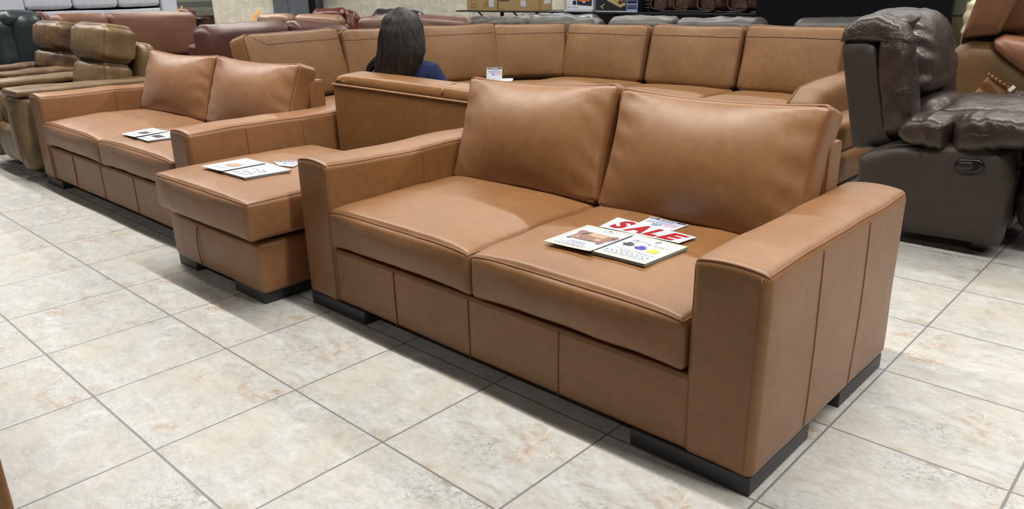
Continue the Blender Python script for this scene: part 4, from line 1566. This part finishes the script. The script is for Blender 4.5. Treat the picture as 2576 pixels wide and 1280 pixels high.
# slate grey panel and black strip leaning at the tiled wall
gp = thing('door_panel', 'slate grey panel door leaning upright against the tiled wall', 'panel', tuple(dep(740, 40, 11.0) * np.array([1, 1, 0])))
pa, pb = dep(688, 20, 11.1), dep(776, 20, 10.95)
ed = (pb - pa) * np.array([1, 1, 0]); wd = np.linalg.norm(ed); ed /= wd
nd = np.array([-ed[1], ed[0], 0])
def pbox(root, name, s0, s1, z0, z1, t0, t1, mat):
    P, F = box((s0, t0, z0), (s1, t1, z1))
    Pw = np.array([pa[0], pa[1], 0]) + P[:, :1] * ed + P[:, 1:2] * nd + P[:, 2:] * np.array([0, 0, 1])
    return MB().add(Pw, F).build(name, mat, root, False)
pbox(gp, 'door_leaf', 0, wd * .42, 0.0, 2.1, 0, .05, GREYPANEL)
pbox(gp, 'door_leaf', wd * .43, wd, 0.0, 2.1, .002, .05, GREYPANEL)
localise(gp)
bpn = thing('panel', 'tall narrow black panel standing beside the slate grey door', 'panel', tuple(dep(785, 40, 10.95) * np.array([1, 1, 0])))
pbox(bpn, 'panel_board', wd * 1.02, wd * 1.20, 0, 2.1, .02, .07, BLACKW)
localise(bpn)
pc = dep(806, 30, 10.7)
pl = thing('floor_lamp', 'dark grey metal post standing beside the black panel', 'post', (pc[0], pc[1], 0))
MB().add(*tube([(pc[0], pc[1], z) for z in np.linspace(.02, 2.1, 8)], .055, k=16)).build('pole', plain('gunmetal', (58, 60, 64), .35, metal=.4), pl, True, 40)
MB().add(*tube([(pc[0], pc[1], 0), (pc[0], pc[1], .02)], .14, k=24)).build('base', BLACKP, pl, True, 40)
localise(pl)
pl.name = 'metal_post'

# dark wood pedestal table and dark stool by the back wall
q = dep(497, 44, 11.0)
dt = thing('pedestal_table', 'dark wood pedestal table behind the reddish brown sofa', 'table', (q[0], q[1], 0))
prof = [(.17, q[2] - .03), (.17, q[2]), (.0, q[2])]
def lathe(prof, c, n=28):
    V, F = [], []
    for r_, z in prof:
        for j in range(n):
            V.append((c[0] + r_ * math.cos(2 * PI * j / n), c[1] + r_ * math.sin(2 * PI * j / n), z))
    for i in range(len(prof) - 1):
        for j in range(n):
            j2 = (j + 1) % n
            F.append((i * n + j, i * n + j2, (i + 1) * n + j2, (i + 1) * n + j))
    return V, F
MB().add(*lathe([(0.001, q[2] - .025), (.16, q[2] - .025), (.165, q[2] - .01), (.16, q[2]), (.001, q[2])], q)).build('tabletop', WOOD, dt, True, 40)
MB().add(*lathe([(.05, q[2] - .026), (.055, q[2] - .08), (.09, q[2] - .2), (.16, q[2] - .3), (.17, .06), (.2, .05), (.2, 0)], q)).build('pedestal', WOOD, dt, True, 40)
localise(dt)
q = dep(468, 32, 10.6)
stl = thing('stool', 'dark round leather stool top with a tan tag behind the reddish brown sofa', 'stool', (q[0], q[1], 0))
MB().add(*lathe([(.001, q[2] + .06), (.07, q[2] + .055), (.12, q[2] + .03), (.13, q[2]), (.12, q[2] - .05), (.001, q[2] - .06)], q)).build('seat', CHOC, stl)
MB().add(*lathe([(.03, q[2] - .06), (.03, .04), (.18, .03), (.18, 0)], q)).build('pedestal', BLACKP, stl, True, 40)
v, f = rbox((.02, .006, .12), .002, (1, 1, 2), 1)[:2]
MB().add(v @ (np.array([CM[0], CM[2], -CM[1]]).T @ rot(0, -.7, 0)).T + dep(452, 24, 10.4), f).build('tag', WOODTAN, stl)
localise(stl)
q = dep(520, 52, 11.6)
dk = thing('cabinet', 'low dark wood cabinet at the foot of the tiled pillar', 'cabinet', (q[0], q[1], 0))
qa, qb = dep(500, 42, 11.6), dep(538, 42, 11.6)
MB().add(*_bev_box((min(qa[0], qb[0]), min(qa[1], qb[1]), 0), (max(qa[0], qb[0]), max(qa[1], qb[1]), qa[2]), .01)).build('body', WOOD, dk, True, 30)
MB().add(*_bev_box((min(qa[0], qb[0]) - .02, min(qa[1], qb[1]) - .02, qa[2]), (max(qa[0], qb[0]) + .02, max(qa[1], qb[1]) + .02, qa[2] + .02), .004)).build('top', WOOD, dk, True, 30)
localise(dk)

# ------------------------------------------------------------------ shelf with boxes and bags
YS = 6.9
sa, sb = at(1146, 29.5, 'y', YS), at(1898, 29.5, 'y', YS)
zs = (sa[2] + sb[2]) / 2
shf = thing('shelf', 'long black wall shelf carrying cardboard boxes and brown bags', 'shelf', ((sa[0] + sb[0]) / 2, YS, 0))
MB().add(*_bev_box((sa[0], YS, zs - .018), (sb[0], YS + .55, zs), .004)).build('shelf_board', plain('black_shelf', (24, 24, 27), .45), shf, True, 30)
for k in range(7):
    x = sa[0] + .35 + k * (sb[0] - sa[0] - .5) / 6
    MB().add(*_bev_box((x, YS + .52, 0), (x + .035, YS + .56, zs - .018), .003)).build('post', BLACKP, shf, True, 30)
    MB().add(*tube([(x + .017, YS + .08, zs - .02), (x + .017, YS + .53, zs - .34)], .012, k=8)).build('bracket', BLACKP, shf, True, 40)
localise(shf)


def carton(label, x0, x1, y0, dpt, hgt, mat, name='cardboard_box', cat='box', group=None):
    root = thing(name, label, cat, ((x0 + x1) / 2, y0 + dpt / 2, zs))
    MB().add(*_bev_box((x0, y0, zs), (x1, y0 + dpt, zs + hgt), .004)).build('carton', mat, root, True, 30)
    return root


def front(root, name, mat, x0, x1, z0, z1, y, k=.0016):
    return MB().add(*box((x0, y - k, z0), (x1, y + .0005, z1))).build(name, mat, root, False)


def SX(px): return at(px, 20, 'y', YS + .03)[0]
def SZ(px, py): return at(px, py, 'y', YS + .03)[2]
yf = YS + .03
b1 = carton('plain cardboard box at the near-wall end of the shelf, with one tall white label', SX(1175), SX(1251), yf, .42, .42, CARD)
front(b1, 'label', PAPER, SX(1230), SX(1243), SZ(1236, 17), SZ(1236, -4), yf)
mb = MB()
for i, (z_, a_, c__) in enumerate(((8, 1216, 1230), (12, 1216, 1230), (16, 1216, 1230), (4, 1222, 1230), (20, 1183, 1200))):
    zz = SZ(1220, z_)
    mb.add(*box((SX(a_), yf - .001, zz), (SX(c__), yf, zz + .008)))
mb.build('printed_lines', CARD_D, b1, False)
mb = MB()
for px in (1184, 1192, 1199):
    z0_ = SZ(px, 18)
    mb.add(*box((SX(px), yf - .001, z0_), (SX(px + 1), yf, z0_ + .03)))
mb.add(*tube([(SX(1192) + .04 * math.cos(t), yf - .0005, SZ(1192, 5) + .035 * math.sin(t)) for t in np.linspace(0, 2 * PI, 24, endpoint=False)], .003, True))
mb.build('handling_symbols', CARD_D, b1, False)
localise(b1)
b2 = carton('cardboard box on the shelf with dark brush lettering and a square white label', SX(1254), SX(1330), yf, .46, .45, CARD)
front(b2, 'label', PAPER, SX(1310), SX(1323), SZ(1316, 16), SZ(1316, 1), yf)
mb = MB()
rnd = random.Random(3)
for i in range(11):
    px = 1256 + i * 2.2
    z0_ = SZ(px, rnd.uniform(3, 5)); mb.add(*box((SX(px), yf - .001, z0_), (SX(px + rnd.uniform(1, 2)), yf, z0_ + rnd.uniform(.02, .06))))
mb.build('brush_lettering', plain('black_ink', (60, 48, 36), .7), b2, False)
mb = MB()
for i in range(4):
    z0_ = SZ(1262, 24); mb.add(*box((SX(1257 + i * 3), yf - .001, z0_), (SX(1259 + i * 3), yf, z0_ + .012)))
mb.build('small_print', CARD_D, b2, False)
xe = SX(1330)
MB().add(*box((xe - .0005, yf + .30, zs + .08), (xe + .0015, yf + .42, zs + .26))).build('side_label', PAPER, b2, False)
MB().add(*box((xe - .0005, yf + .19, zs), (xe + .0012, yf + .25, zs + .45))).build('packing_tape', plain('clear_brown_tape', (150, 118, 70), .25), b2, False)
localise(b2)
b3 = carton('white product box on the shelf with dark speakers and orange patch printed', SX(1426), SX(1493), yf - .01, .30, .40, plain('white_card', (214, 216, 224), .4), 'product_box')
y_ = yf - .01
pics = MB()
def fpoly(mb, pts, y, k=.001):
    v = [(SX(px), y - k, SZ(px, py)) for px, py in pts]
    mb.add(v, [tuple(range(len(v)))])
fpoly(pics, [(1442, 2), (1451, 1), (1451, 12), (1442, 12)], y_)
fpoly(pics, [(1453, -8), (1490, -8), (1490, 15), (1470, 14), (1453, 12)], y_)
fix_up(pics.build('printed_speakers', plain('navy_print', (34, 36, 54), .4), b3, False))
pics = MB(); fpoly(pics, [(1457, -12), (1485, -12), (1485, 3), (1457, 3)], y_, .002)
fix_up(pics.build('orange_patch', ORANGE, b3, False))
pics = MB(); fpoly(pics, [(1466, 3.2), (1474, 3.2), (1474, 7), (1466, 7)], y_, .0022)
fpoly(pics, [(1458, -6), (1484, -6), (1484, -4), (1458, -4)], y_, .0024)
fix_up(pics.build('white_flash', PAPER, b3, False))
pics = MB()
for i, px in enumerate((1428, 1432, 1437, 1444, 1451)):
    fpoly(pics, [(px, 17), (px + 3, 17), (px + 3, 20), (px, 20)], y_, .001)
fix_up(pics.build('small_logos', plain('taupe_print', (150, 130, 116), .5), b3, False))
front(b3, 'base_flap', PAPER, SX(1426) - .01, SX(1495), zs + .001, zs + .025, y_ - .012, .02)
localise(b3)
b4 = carton('dark product box on the shelf with a gold machine picture and light blue strip', SX(1499), SX(1604), yf, .34, .46, DARKC, 'product_box')
front(b4, 'blue_strip', SKYB, SX(1576), SX(1604), zs + .004, zs + .455, yf)
pics = MB()
for z_, hgt in ((1, 8), (13, 3.5), (18, 4.5)):
    fpoly(pics, [(1578, z_), (1602, z_), (1602, z_ + hgt), (1578, z_ + hgt)], yf, .002)
fix_up(pics.build('printed_panels', INK, b4, False))
pics = MB()
fpoly(pics, [(1528, -6), (1573, -16), (1573, 13), (1560, 19), (1540, 8), (1527, 2)], yf)
fpoly(pics, [(1508, 17), (1517, 12), (1520, 8), (1521, 11), (1515, 16), (1518, 22), (1515, 22), (1512, 17)], yf)
fix_up(pics.build('printed_machine', GOLD, b4, False))
pics = MB()
for cx, cz, r_ in ((1560, 6, 5.5), (1569, 4, 4), (1546, -2, 3)):
    fpoly(pics, [(cx + r_ * math.cos(t), cz + r_ * math.sin(t)) for t in np.linspace(0, 2 * PI, 16, endpoint=False)], yf, .002)
fix_up(pics.build('printed_gears', plain('dark_olive_print', (66, 54, 34), .5), b4, False))
front(b4, 'base_edge', PAPER, SX(1499), SX(1604), zs + .001, zs + .012, yf, .004)
localise(b4)
b5 = carton('narrow black box on the shelf beside the light blue strip', SX(1608), SX(1622), yf + .1, .25, .4, BLACKP, 'product_box')
mb = MB()
for z_ in (3, 12, 20):
    mb.add(*box((SX(1609), yf + .0985, SZ(1610, z_)), (SX(1621), yf + .1, SZ(1610, z_) + .004)))
mb.build('printed_lines', INK_G, b5, False)
localise(b5)


def bag(label, x0, x1, hgt, seed, flap):
    xc, w = (x0 + x1) / 2, (x1 - x0) * .93
    root = thing('leather_bag', label, 'bag', (xc, yf + .2, zs), 0, None)
    def fn(P, U):
        P = puff(1, .03, .5)(P, U)
        P = wrinkle(.022, (6, 6, 6), seed)(P, U)
        P[:, 0] *= 1 - .10 * (U[:, 2] + 1) / 2
        return P
    soft('bag_body', root, BAGL, (w, .22, hgt), (xc, yf + .17, zs + hgt / 2 + .028), .045, (14, 6, 14), mseg=4, fn=fn)
    if flap:
        soft('flap', root, BAGL, (w * .86, .03, hgt * .55), (xc + .01, yf + .045, zs + hgt * .62), .013, (10, 2, 8), fn=wrinkle(.012, (8, 8, 8), seed + 4))
    soft('pocket', root, BAGL, (w * .6, .05, hgt * .36), (xc - .02, yf + .04, zs + hgt * .26), .02, (10, 2, 6), fn=wrinkle(.012, (9, 9, 9), seed + 8))
    p_ = [(xc - w * .42, yf + .04, zs + hgt * .5), (xc - w * .5, yf + .0, zs + hgt * .25), (xc - w * .42, yf - .005, zs + .04), (xc - w * .1, yf - .005, zs + .03), (xc + w * .2, yf + .01, zs + .03)]
    MB().add(*tube(outline_open(p_, 30), .009, k=8)).build('strap', BAGL, root)
    v, f = rbox((.022, .006, .03), .003, (1, 1, 1), 2)[:2]
    MB().add(v + np.array([xc + w * .2, yf + .012, zs + hgt * .36]), f).build('buckle', plain('brass', (190, 160, 90), .3, metal=.9), root)
    localise(root)


bag('slumped brown leather bag next to the narrow black box on the shelf', SX(1634), SX(1688), .40, 3, True)
bag('boxy brown leather bag second among the four on the shelf', SX(1690), SX(1744), .44, 7, False)
bag('brown leather bag with front pocket, third among the four on the shelf', SX(1750), SX(1816), .40, 11, True)
bag('brown leather bag at the shelf end nearest the black wall panel', SX(1826), SX(1896), .46, 17, True)

# big black panel
xa, xb = at(1899, 60, 'y', 6.55)[0], at(2388, 60, 'y', 6.55)[0]
bp = thing('partition_panel', 'big matt black partition panel behind the dark brown recliner', 'panel', ((xa + xb) / 2, 6.6, 0))
MB().add(*_bev_box((xa, 6.55, .0), (xb, 6.62, 2.2), .004)).build('panel_board', BLACKW, bp, True, 30)
localise(bp)
# grey green cabinet beside it
q = at(2405, 20, 'y', 7.2)
cb = thing('cabinet', 'grey green painted cupboard next to the black partition panel', 'cabinet', (q[0], 7.3, 0))
xl, xr = at(2391, 20, 'y', 7.0)[0], at(2430, 20, 'y', 7.0)[0]
zt = at(2400, 38, 'y', 7.0)[2]
MB().add(*_bev_box((xl, 7.0, 0), (xr, 7.25, zt), .005)).build('body', plain('khaki_grey_paint', (98, 92, 66), .6), cb, True, 30)
MB().add(*_bev_box((xl - .01, 6.98, zt), (xr + .01, 7.27, zt + .25), .008)).build('top', plain('green_grey_paint', (100, 104, 90), .6), cb, True, 30)
localise(cb)

# tan leather chair corner in the lower left
g = at(92, 1470, 'z', 0)
tc_ = thing('armchair', 'tan leather chair of which only an upright edge shows at the lower left corner', 'armchair', (g[0] - .3, g[1] - .3, 0))
soft('arm', tc_, TAN, (.26, .80, .53), (g[0] - .13, g[1] - .40, .075 + .265), .012, (4, 8, 6), pipes=[(2, 1)], pr=.003, pmat=TAN_PIPE)
soft('arm', tc_, TAN, (.26, .80, .53), (g[0] - .91, g[1] - .40, .075 + .265), .012, (4, 8, 6))
soft('seat', tc_, TAN, (.52, .74, .34), (g[0] - .52, g[1] - .42, .245), .03, (6, 6, 4))
soft('backrest', tc_, TAN, (.52, .16, .45), (g[0] - .52, g[1] - .70, .62), .05, (6, 3, 6))
for lx in (-.12, -1.0):
    for ly in (-.1, -.72):
        MB().add(*_bev_box((g[0] + lx, g[1] + ly, 0), (g[0] + lx + .06, g[1] + ly + .06, .077))).build('leg', LEG, tc_, True, 30)
localise(tc_)

# ------------------------------------------------------------------ the woman
def skin_mesh(name, verts, edges, mat, parent=None, sub=2, root_i=0, smooth_n=0):
    me = bpy.data.meshes.new(name)
    me.from_pydata([v[:3] for v in verts], edges, [])
    o = bpy.data.objects.new(name, me)
    COL.objects.link(o)
    sk = o.modifiers.new('s', 'SKIN')
    sk.use_smooth_shade = True
    for i, v in enumerate(verts):
        sv = me.skin_vertices[0].data[i]
        r_ = v[3]
        sv.radius = r_ if isinstance(r_, tuple) else (r_, r_)
        sv.use_root = i == root_i
    o.modifiers.new('u', 'SUBSURF').levels = sub
    dg = bpy.context.evaluated_depsgraph_get()
    dg.update()
    m2 = bpy.data.meshes.new_from_object(o.evaluated_get(dg))
    bpy.data.objects.remove(o)
    m2.polygons.foreach_set('use_smooth', [True] * len(m2.polygons))
    m2.materials.clear()
    m2.materials.append(mat)
    o = bpy.data.objects.new(name, m2)
    COL.objects.link(o)
    if parent: o.parent = parent
    return o


HD = dep(1006, 84, 4.15)                       # centre of the head
HX, HY, HZ = HD
lady = thing('person', 'woman with long dark hair in a navy jacket seated with her back turned', 'person', (HX + .02, HY + .08, 0))
hip = (HX + .03, HY + .10, .475)
shz = HZ - .195
chest = (HX + .02, HY + .06, shz - .12)
nb = (HX + .01, HY + .02, shz + .035)
Lr = 'skel'
def limb(v): return v
verts = [(*hip, (.15, .105)),                                              # 0 pelvis
         (HX + .025, HY + .085, .60, (.125, .095)),                             # 1 waist
         (*chest, (.14, .10)),                                              # 2 chest
         (HX + .015, HY + .035, shz - .02, (.088, .066)),                        # 3 upper chest
         (*nb, .048),                                                       # 4 neck base
         (HX + .0, HY + .015, HZ - .10, .047),                                  # 5 neck top
         # right arm (nearer the camera): shoulder, elbow, wrist
         (HX + .145, HY + .02, shz - .02, .044), (HX + .225, HY + .10, .60, .042), (HX + .17, HY + .30, .545, .030), (HX + .14, HY + .355, .54, .026),
         # left arm
         (HX - .155, HY + .05, shz - .03, .044), (HX - .22, HY + .13, .61, .042), (HX - .12, HY + .32, .545, .030), (HX - .09, HY + .37, .54, .026),
         # right leg
         (HX + .11, HY + .14, .47, .085), (HX + .13, HY + .50, .46, .062), (HX + .13, HY + .53, .26, .052), (HX + .12, HY + .52, .09, .036), (HX + .12, HY + .63, .045, .034),
         # left leg
         (HX - .06, HY + .14, .47, .085), (HX - .08, HY + .50, .46, .062), (HX - .09, HY + .53, .26, .052), (HX - .09, HY + .52, .09, .036), (HX - .09, HY + .63, .045, .034)]
edges = [(0, 1), (1, 2), (2, 3), (3, 4), (4, 5), (3, 6), (6, 7), (7, 8), (8, 9), (3, 10), (10, 11), (11, 12), (12, 13), (0, 14), (14, 15), (15, 16), (16, 17), (17, 18), (0, 19), (19, 20), (20, 21), (21, 22), (22, 23)]
body = skin_mesh('body', verts, edges, SKIN, None, 2, 0)
# head: shaped ellipsoid with nose, brow, chin and ears, facing +Y turned a little to the left and bowed
hv, hf = [], []
nu, nv_ = 36, 26
for i in range(nv_ + 1):
    ph = PI * i / nv_
    for j in range(nu):
        th = 2 * PI * j / nu
        x = math.sin(ph) * math.sin(th); y = math.sin(ph) * math.cos(th); z = math.cos(ph)
        f_ = max(0, y)
        px_, py_, pz_ = .074 * x, .093 * y, .115 * z
        if z < 0: px_ *= 1 - .30 * z * z * (1 if y > -.3 else .4); py_ *= 1 - .12 * z * z
        nose = math.exp(-(x / .14) ** 2 - ((z + .12) / .18) ** 2) * (y > 0)
        py_ += .022 * nose * f_
        eye = math.exp(-((abs(x) - .36) / .16) ** 2 - ((z - .03) / .10) ** 2) * (y > 0)
        py_ -= .008 * eye
        chin = math.exp(-(x / .3) ** 2 - ((z + .85) / .15) ** 2) * (y > -.1)
        py_ += .016 * chin
        lip = math.exp(-(x / .25) ** 2 - ((z + .50) / .07) ** 2) * (y > 0)
        py_ += .007 * lip
        ear = math.exp(-((y + .05) / .18) ** 2 - ((z + .02) / .22) ** 2) * (abs(x) > .8)
        px_ += math.copysign(.012 * ear, x)
        hv.append((px_, py_, pz_))
for i in range(nv_):
    for j in range(nu):
        j2 = (j + 1) % nu
        hf.append((i * nu + j, (i + 1) * nu + j, (i + 1) * nu + j2, i * nu + j2))
RH = rot(-.18, 0, .25)
hv = np.array(hv) @ RH.T + HD
# hands with five separate fingers resting on the thighs
import bmesh
def join_into(o, V, F):
    bm = bmesh.new(); bm.from_mesh(o.data)
    vs = [bm.verts.new(v) for v in V]
    for q in F:
        if len(set(q)) > 2:
            try: bm.faces.new([vs[i] for i in dict.fromkeys(q)])
            except ValueError: pass
    for f in bm.faces: f.smooth = True
    bm.to_mesh(o.data); bm.free()
join_into(body, hv, hf)
for sg, w in ((1, verts[9]), (-1, verts[13])):
    w = np.array(w[:3])
    fwd = np.array([-.35 * sg, .9, -.12]); fwd /= np.linalg.norm(fwd)
    sd_ = np.array([fwd[1], -fwd[0], 0]); sd_ /= np.linalg.norm(sd_)
    hvs = [(*w, (.026, .018)), (*(w + fwd * .045), (.036, .014)), (*(w + fwd * .085), (.036, .012))]
    hed = [(0, 1), (1, 2)]
    for k, ln in zip((-1.5, -.5, .5, 1.5), (.060, .072, .068, .054)):
        if sg > 0: pass
        b0 = w + fwd * .088 + sd_ * k * .0185
        i0 = len(hvs)
        hvs += [(*b0, .0088), (*(b0 + fwd * ln * .5 + np.array([0, 0, .004])), .0082), (*(b0 + fwd * ln * .8 - np.array([0, 0, .006])), .0076), (*(b0 + fwd * ln * .98 - np.array([0, 0, .02])), .0066)]
        hed += [(2, i0), (i0, i0 + 1), (i0 + 1, i0 + 2), (i0 + 2, i0 + 3)]
    i0 = len(hvs)
    tb = w + fwd * .03 - sd_ * sg * .028
    hvs += [(*tb, .0125), (*(tb + fwd * .03 - sd_ * sg * .022), .0105), (*(tb + fwd * .055 - sd_ * sg * .026 - np.array([0, 0, .008])), .0085)]
    hed += [(1, i0), (i0, i0 + 1), (i0 + 1, i0 + 2)]
    hm = skin_mesh('hand_tmp', hvs, hed, SKIN, None, 1, 0)
    join_into(body, [v.co.copy() for v in hm.data.vertices], [tuple(p.vertices) for p in hm.data.polygons])
    bpy.data.objects.remove(hm)
body.parent = lady
# facial details
fm = MB()
for sx in (-1, 1):
    c = np.array([sx * .030, .083, .004]) @ RH.T + HD
    V, F = rbox((.024, .014, .012), .0058, (2, 2, 2), 3)[:2]
    fm.add(V @ RH.T + c, F)
fm.build('eyes', plain('eye_white', (230, 228, 222), .2), body)
fm = MB()
for sx in (-1, 1):
    c = np.array([sx * .030, .0895, .004]) @ RH.T + HD
    V, F = rbox((.010, .006, .010), .0028, (1, 1, 1), 2)[:2]
    fm.add(V @ RH.T + c, F)
fm.build('irises', plain('dark_iris', (40, 26, 18), .2), body)
V, F = rbox((.040, .012, .014), .0055, (4, 2, 2), 3)[:2]
MB().add(V @ RH.T + np.array([0, .090, -.058]) @ RH.T + HD, F).build('lips', LIP, body)
# clothes
jv = [(hip[0], hip[1], .50, (.162, .118)), (HX + .025, HY + .085, .60, (.142, .112)), (*chest, (.158, .118)), (HX + .015, HY + .035, shz - .006, (.125, .095)), (HX + .01, HY + .025, shz + .045, (.068, .062)),
      (HX + .150, HY + .02, shz - .012, .070), (HX + .200, HY + .05, shz - .11, .066), (HX + .235, HY + .10, .60, .057), (HX + .165, HY + .28, .548, .043),
      (HX - .16, HY + .05, shz - .028, .066), (HX - .205, HY + .09, shz - .13, .060), (HX - .228, HY + .13, .61, .055), (HX - .135, HY + .30, .548, .043)]
je = [(0, 1), (1, 2), (2, 3), (3, 4), (3, 5), (5, 6), (6, 7), (7, 8), (3, 9), (9, 10), (10, 11), (11, 12)]
jk = skin_mesh('jacket', jv, je, NAVY, lady, 2, 0)
V = np.array([v.co[:] for v in jk.data.vertices])
nn = np.array([v.normal[:] for v in jk.data.vertices])
V2 = V + nn * (.006 * fbm(V * 14, 3, 3))[:, None]
jk.data.vertices.foreach_set('co', V2.ravel())
jk.data.update()
# collar and shoulder seam of the jacket
cl = [(HX + .01 + .078 * math.cos(t), HY + .022 + .066 * math.sin(t), shz + .042 + .012 * math.sin(t)) for t in np.linspace(0, 2 * PI, 28, endpoint=False)]
MB().add(*tube(cl, .017, True, 8)).build('collar', NAVY, jk)
sm = [(HX + .226 + .014 * math.cos(t), HY + .045 + .072 * math.cos(t + 1.2), shz - .065 + .060 * math.sin(t)) for t in np.linspace(0, 2 * PI, 24, endpoint=False)]
pv = [verts[0][:3] + ((.158, .115),), (HX + .11, HY + .14, .475, .094), (HX + .13, HY + .50, .465, .072), (HX + .13, HY + .53, .26, .062), (HX + .12, HY + .52, .12, .050),
      (HX - .06, HY + .14, .475, .094), (HX - .08, HY + .50, .465, .072), (HX - .09, HY + .53, .26, .062), (HX - .09, HY + .52, .12, .050)]
skin_mesh('trousers', pv, [(0, 1), (1, 2), (2, 3), (3, 4), (0, 5), (5, 6), (6, 7), (7, 8)], DENIM, lady, 2, 0)
for xx in (HX + .12, HX - .09):
    def shf_(P, U):
        P[:, 2] *= 1 - .35 * np.clip(U[:, 1], 0, 1)
        return P
    soft('shoe', lady, SHOE, (.085, .24, .085), (xx, HY + .60, .0445), .035, (4, 8, 3), mseg=4, fn=shf_)

# hair: a shell that hangs down the back, plus many single locks
def hair_ring(z_, t):
    """half-width, half-depth, centre x and centre y of the hair mass at drop t (0 crown .. 1 tips)"""
    w = np.interp(t, [0, .05, .12, .2, .39, .5, .62, .8, 1], [.012, .056, .088, .104, .124, .130, .128, .112, .085])
    d = np.interp(t, [0, .05, .12, .25, .4, .6, .8, 1], [.012, .06, .092, .108, .100, .082, .066, .05])
    cx = np.interp(t, [0, .3, .5, .62, .8, 1], [0, .004, .006, -.008, -.034, -.05])
    cy = np.interp(t, [0, .2, .4, .6, 1], [0, -.005, -.022, -.045, -.085])
    return w, d, cx, cy
ztop, zbot = HZ + .135, HZ - .32
NT, NA = 44, 120
V, F = [], []
for i in range(NT + 1):
    t = (i / NT) ** 1.15
    w, d, cx, cy = hair_ring(0, t)
    for j in range(NA):
        a = 2 * PI * j / NA
        r_ = .97 + (.02 * math.sin(a * 17 + 2.2 * math.sin(t * 5)) + .014 * math.sin(a * 31 + t * 7)) * min(1, t * 3)
        y = math.sin(a)
        fr_ = 1.0
        if t > .12 and y > .35: fr_ = 1 - .55 * (y - .35) / .65 * min(1, (t - .12) * 6)     # open at the face
        V.append((HX + cx + w * r_ * math.cos(a), HY + cy + d * r_ * y * fr_, ztop + (zbot - ztop) * t + .012 * math.sin(a * 9) * t))
for i in range(NT):
    for j in range(NA):
        j2 = (j + 1) % NA
        F.append((i * NA + j, i * NA + j2, (i + 1) * NA + j2, (i + 1) * NA + j))
F.append(tuple(range(NA))[::-1]); F.append(tuple(NT * NA + j for j in range(NA)))
hb = MB().add(np.array(V), F)
rnd = random.Random(11)
for k in range(1100):
    a = rnd.uniform(PI * .86, PI * 2.14) if rnd.random() < .8 else rnd.uniform(.3, PI - .3) + PI
    end = rnd.uniform(.8, 1.06)
    off = rnd.uniform(.99, 1.05)
    ph = rnd.uniform(0, 6)
    wav = rnd.uniform(.0, .006)
    P = []
    t0 = rnd.uniform(.0, .05)
    for q in np.linspace(t0, end, 26):
        w, d, cx, cy = hair_ring(0, min(q, 1))
        aa = a + (.04 * math.sin(q * 6 + ph) + .05 * math.sin(ph * 3)) * q
        curl = max(0, q - .72)
        P.append((HX + cx + w * off * math.cos(aa) + wav * math.sin(q * 16 + ph) - curl * .10 * (math.cos(aa) < -.3), HY + cy + d * off * math.sin(aa) + wav * .5 * math.cos(q * 14 + ph), ztop + (zbot - ztop) * q))
    n_ = len(P)
    hb.add(*tube(P, np.array([.0019 * (1 - .6 * (i / n_) ** 3) for i in range(n_)]), k=3, caps=False))
# a loose curled lock at the left
for k in range(60):
    o1, o2, o3 = (rnd.uniform(-1, 1) for _ in range(3))
    base = np.array([HX - .105 + .012 * o1, HY - .05 + .02 * o2, HZ - .115 + .02 * o3])
    P = [base + np.array([-.085 * math.sin(s * 2.5) * (1 + .15 * o1) - .01 * s, -.03 * s, -.155 * s - .01 * o2 * s + .02 * max(0, s - .85)]) + np.array([.06 * max(0, s - .6) ** 1.2, 0, 0]) for s in np.linspace(0, 1.15, 20)]
    hb.add(*tube(P, np.array([.0022 * (1 - .6 * i / 20) for i in range(20)]), k=3, caps=False))
hb.build('hair', HAIR, lady)
localise(lady)
lady.rotation_euler = (0, 0, .30)

for o_ in list(COL.objects):
    if o_.parent is None and o_.get('category'):
        n_ = o_.name.split('.')[0]
        g_ = {'leather_bag': 'brown leather bags on the shelf', 'open_catalogue': 'open catalogues lying on the seats', 'price_card': 'white price cards',
              'cardboard_box': 'cardboard boxes on the shelf', 'product_box': 'printed product boxes on the shelf'}.get(n_)
        if g_: o_['group'] = g_

# ------------------------------------------------------------------ light
world = bpy.data.worlds.new('world')
SC.world = world
world.use_nodes = True
bg = world.node_tree.nodes['Background']
bg.inputs[0].default_value = (.80, .90, 1.0, 1)
bg.inputs[1].default_value = .06


def strip(name, y, z, power, x0=-12, x1=8, w=.05, col=(1, .992, .965)):
    li = bpy.data.lights.new(name, 'AREA')
    li.shape = 'RECTANGLE'
    li.size = x1 - x0
    li.size_y = w
    li.energy = power
    li.color = col
    li.spread = math.radians(150)
    o = bpy.data.objects.new(name, li)
    o.location = ((x0 + x1) / 2, y, z)
    COL.objects.link(o)
    return o


for y_, p_ in ((-2.4, 140), (1.18, 640), (4.4, 540), (7.6, 560)):
    strip('ceiling_tube_row', y_, 3.3, p_)
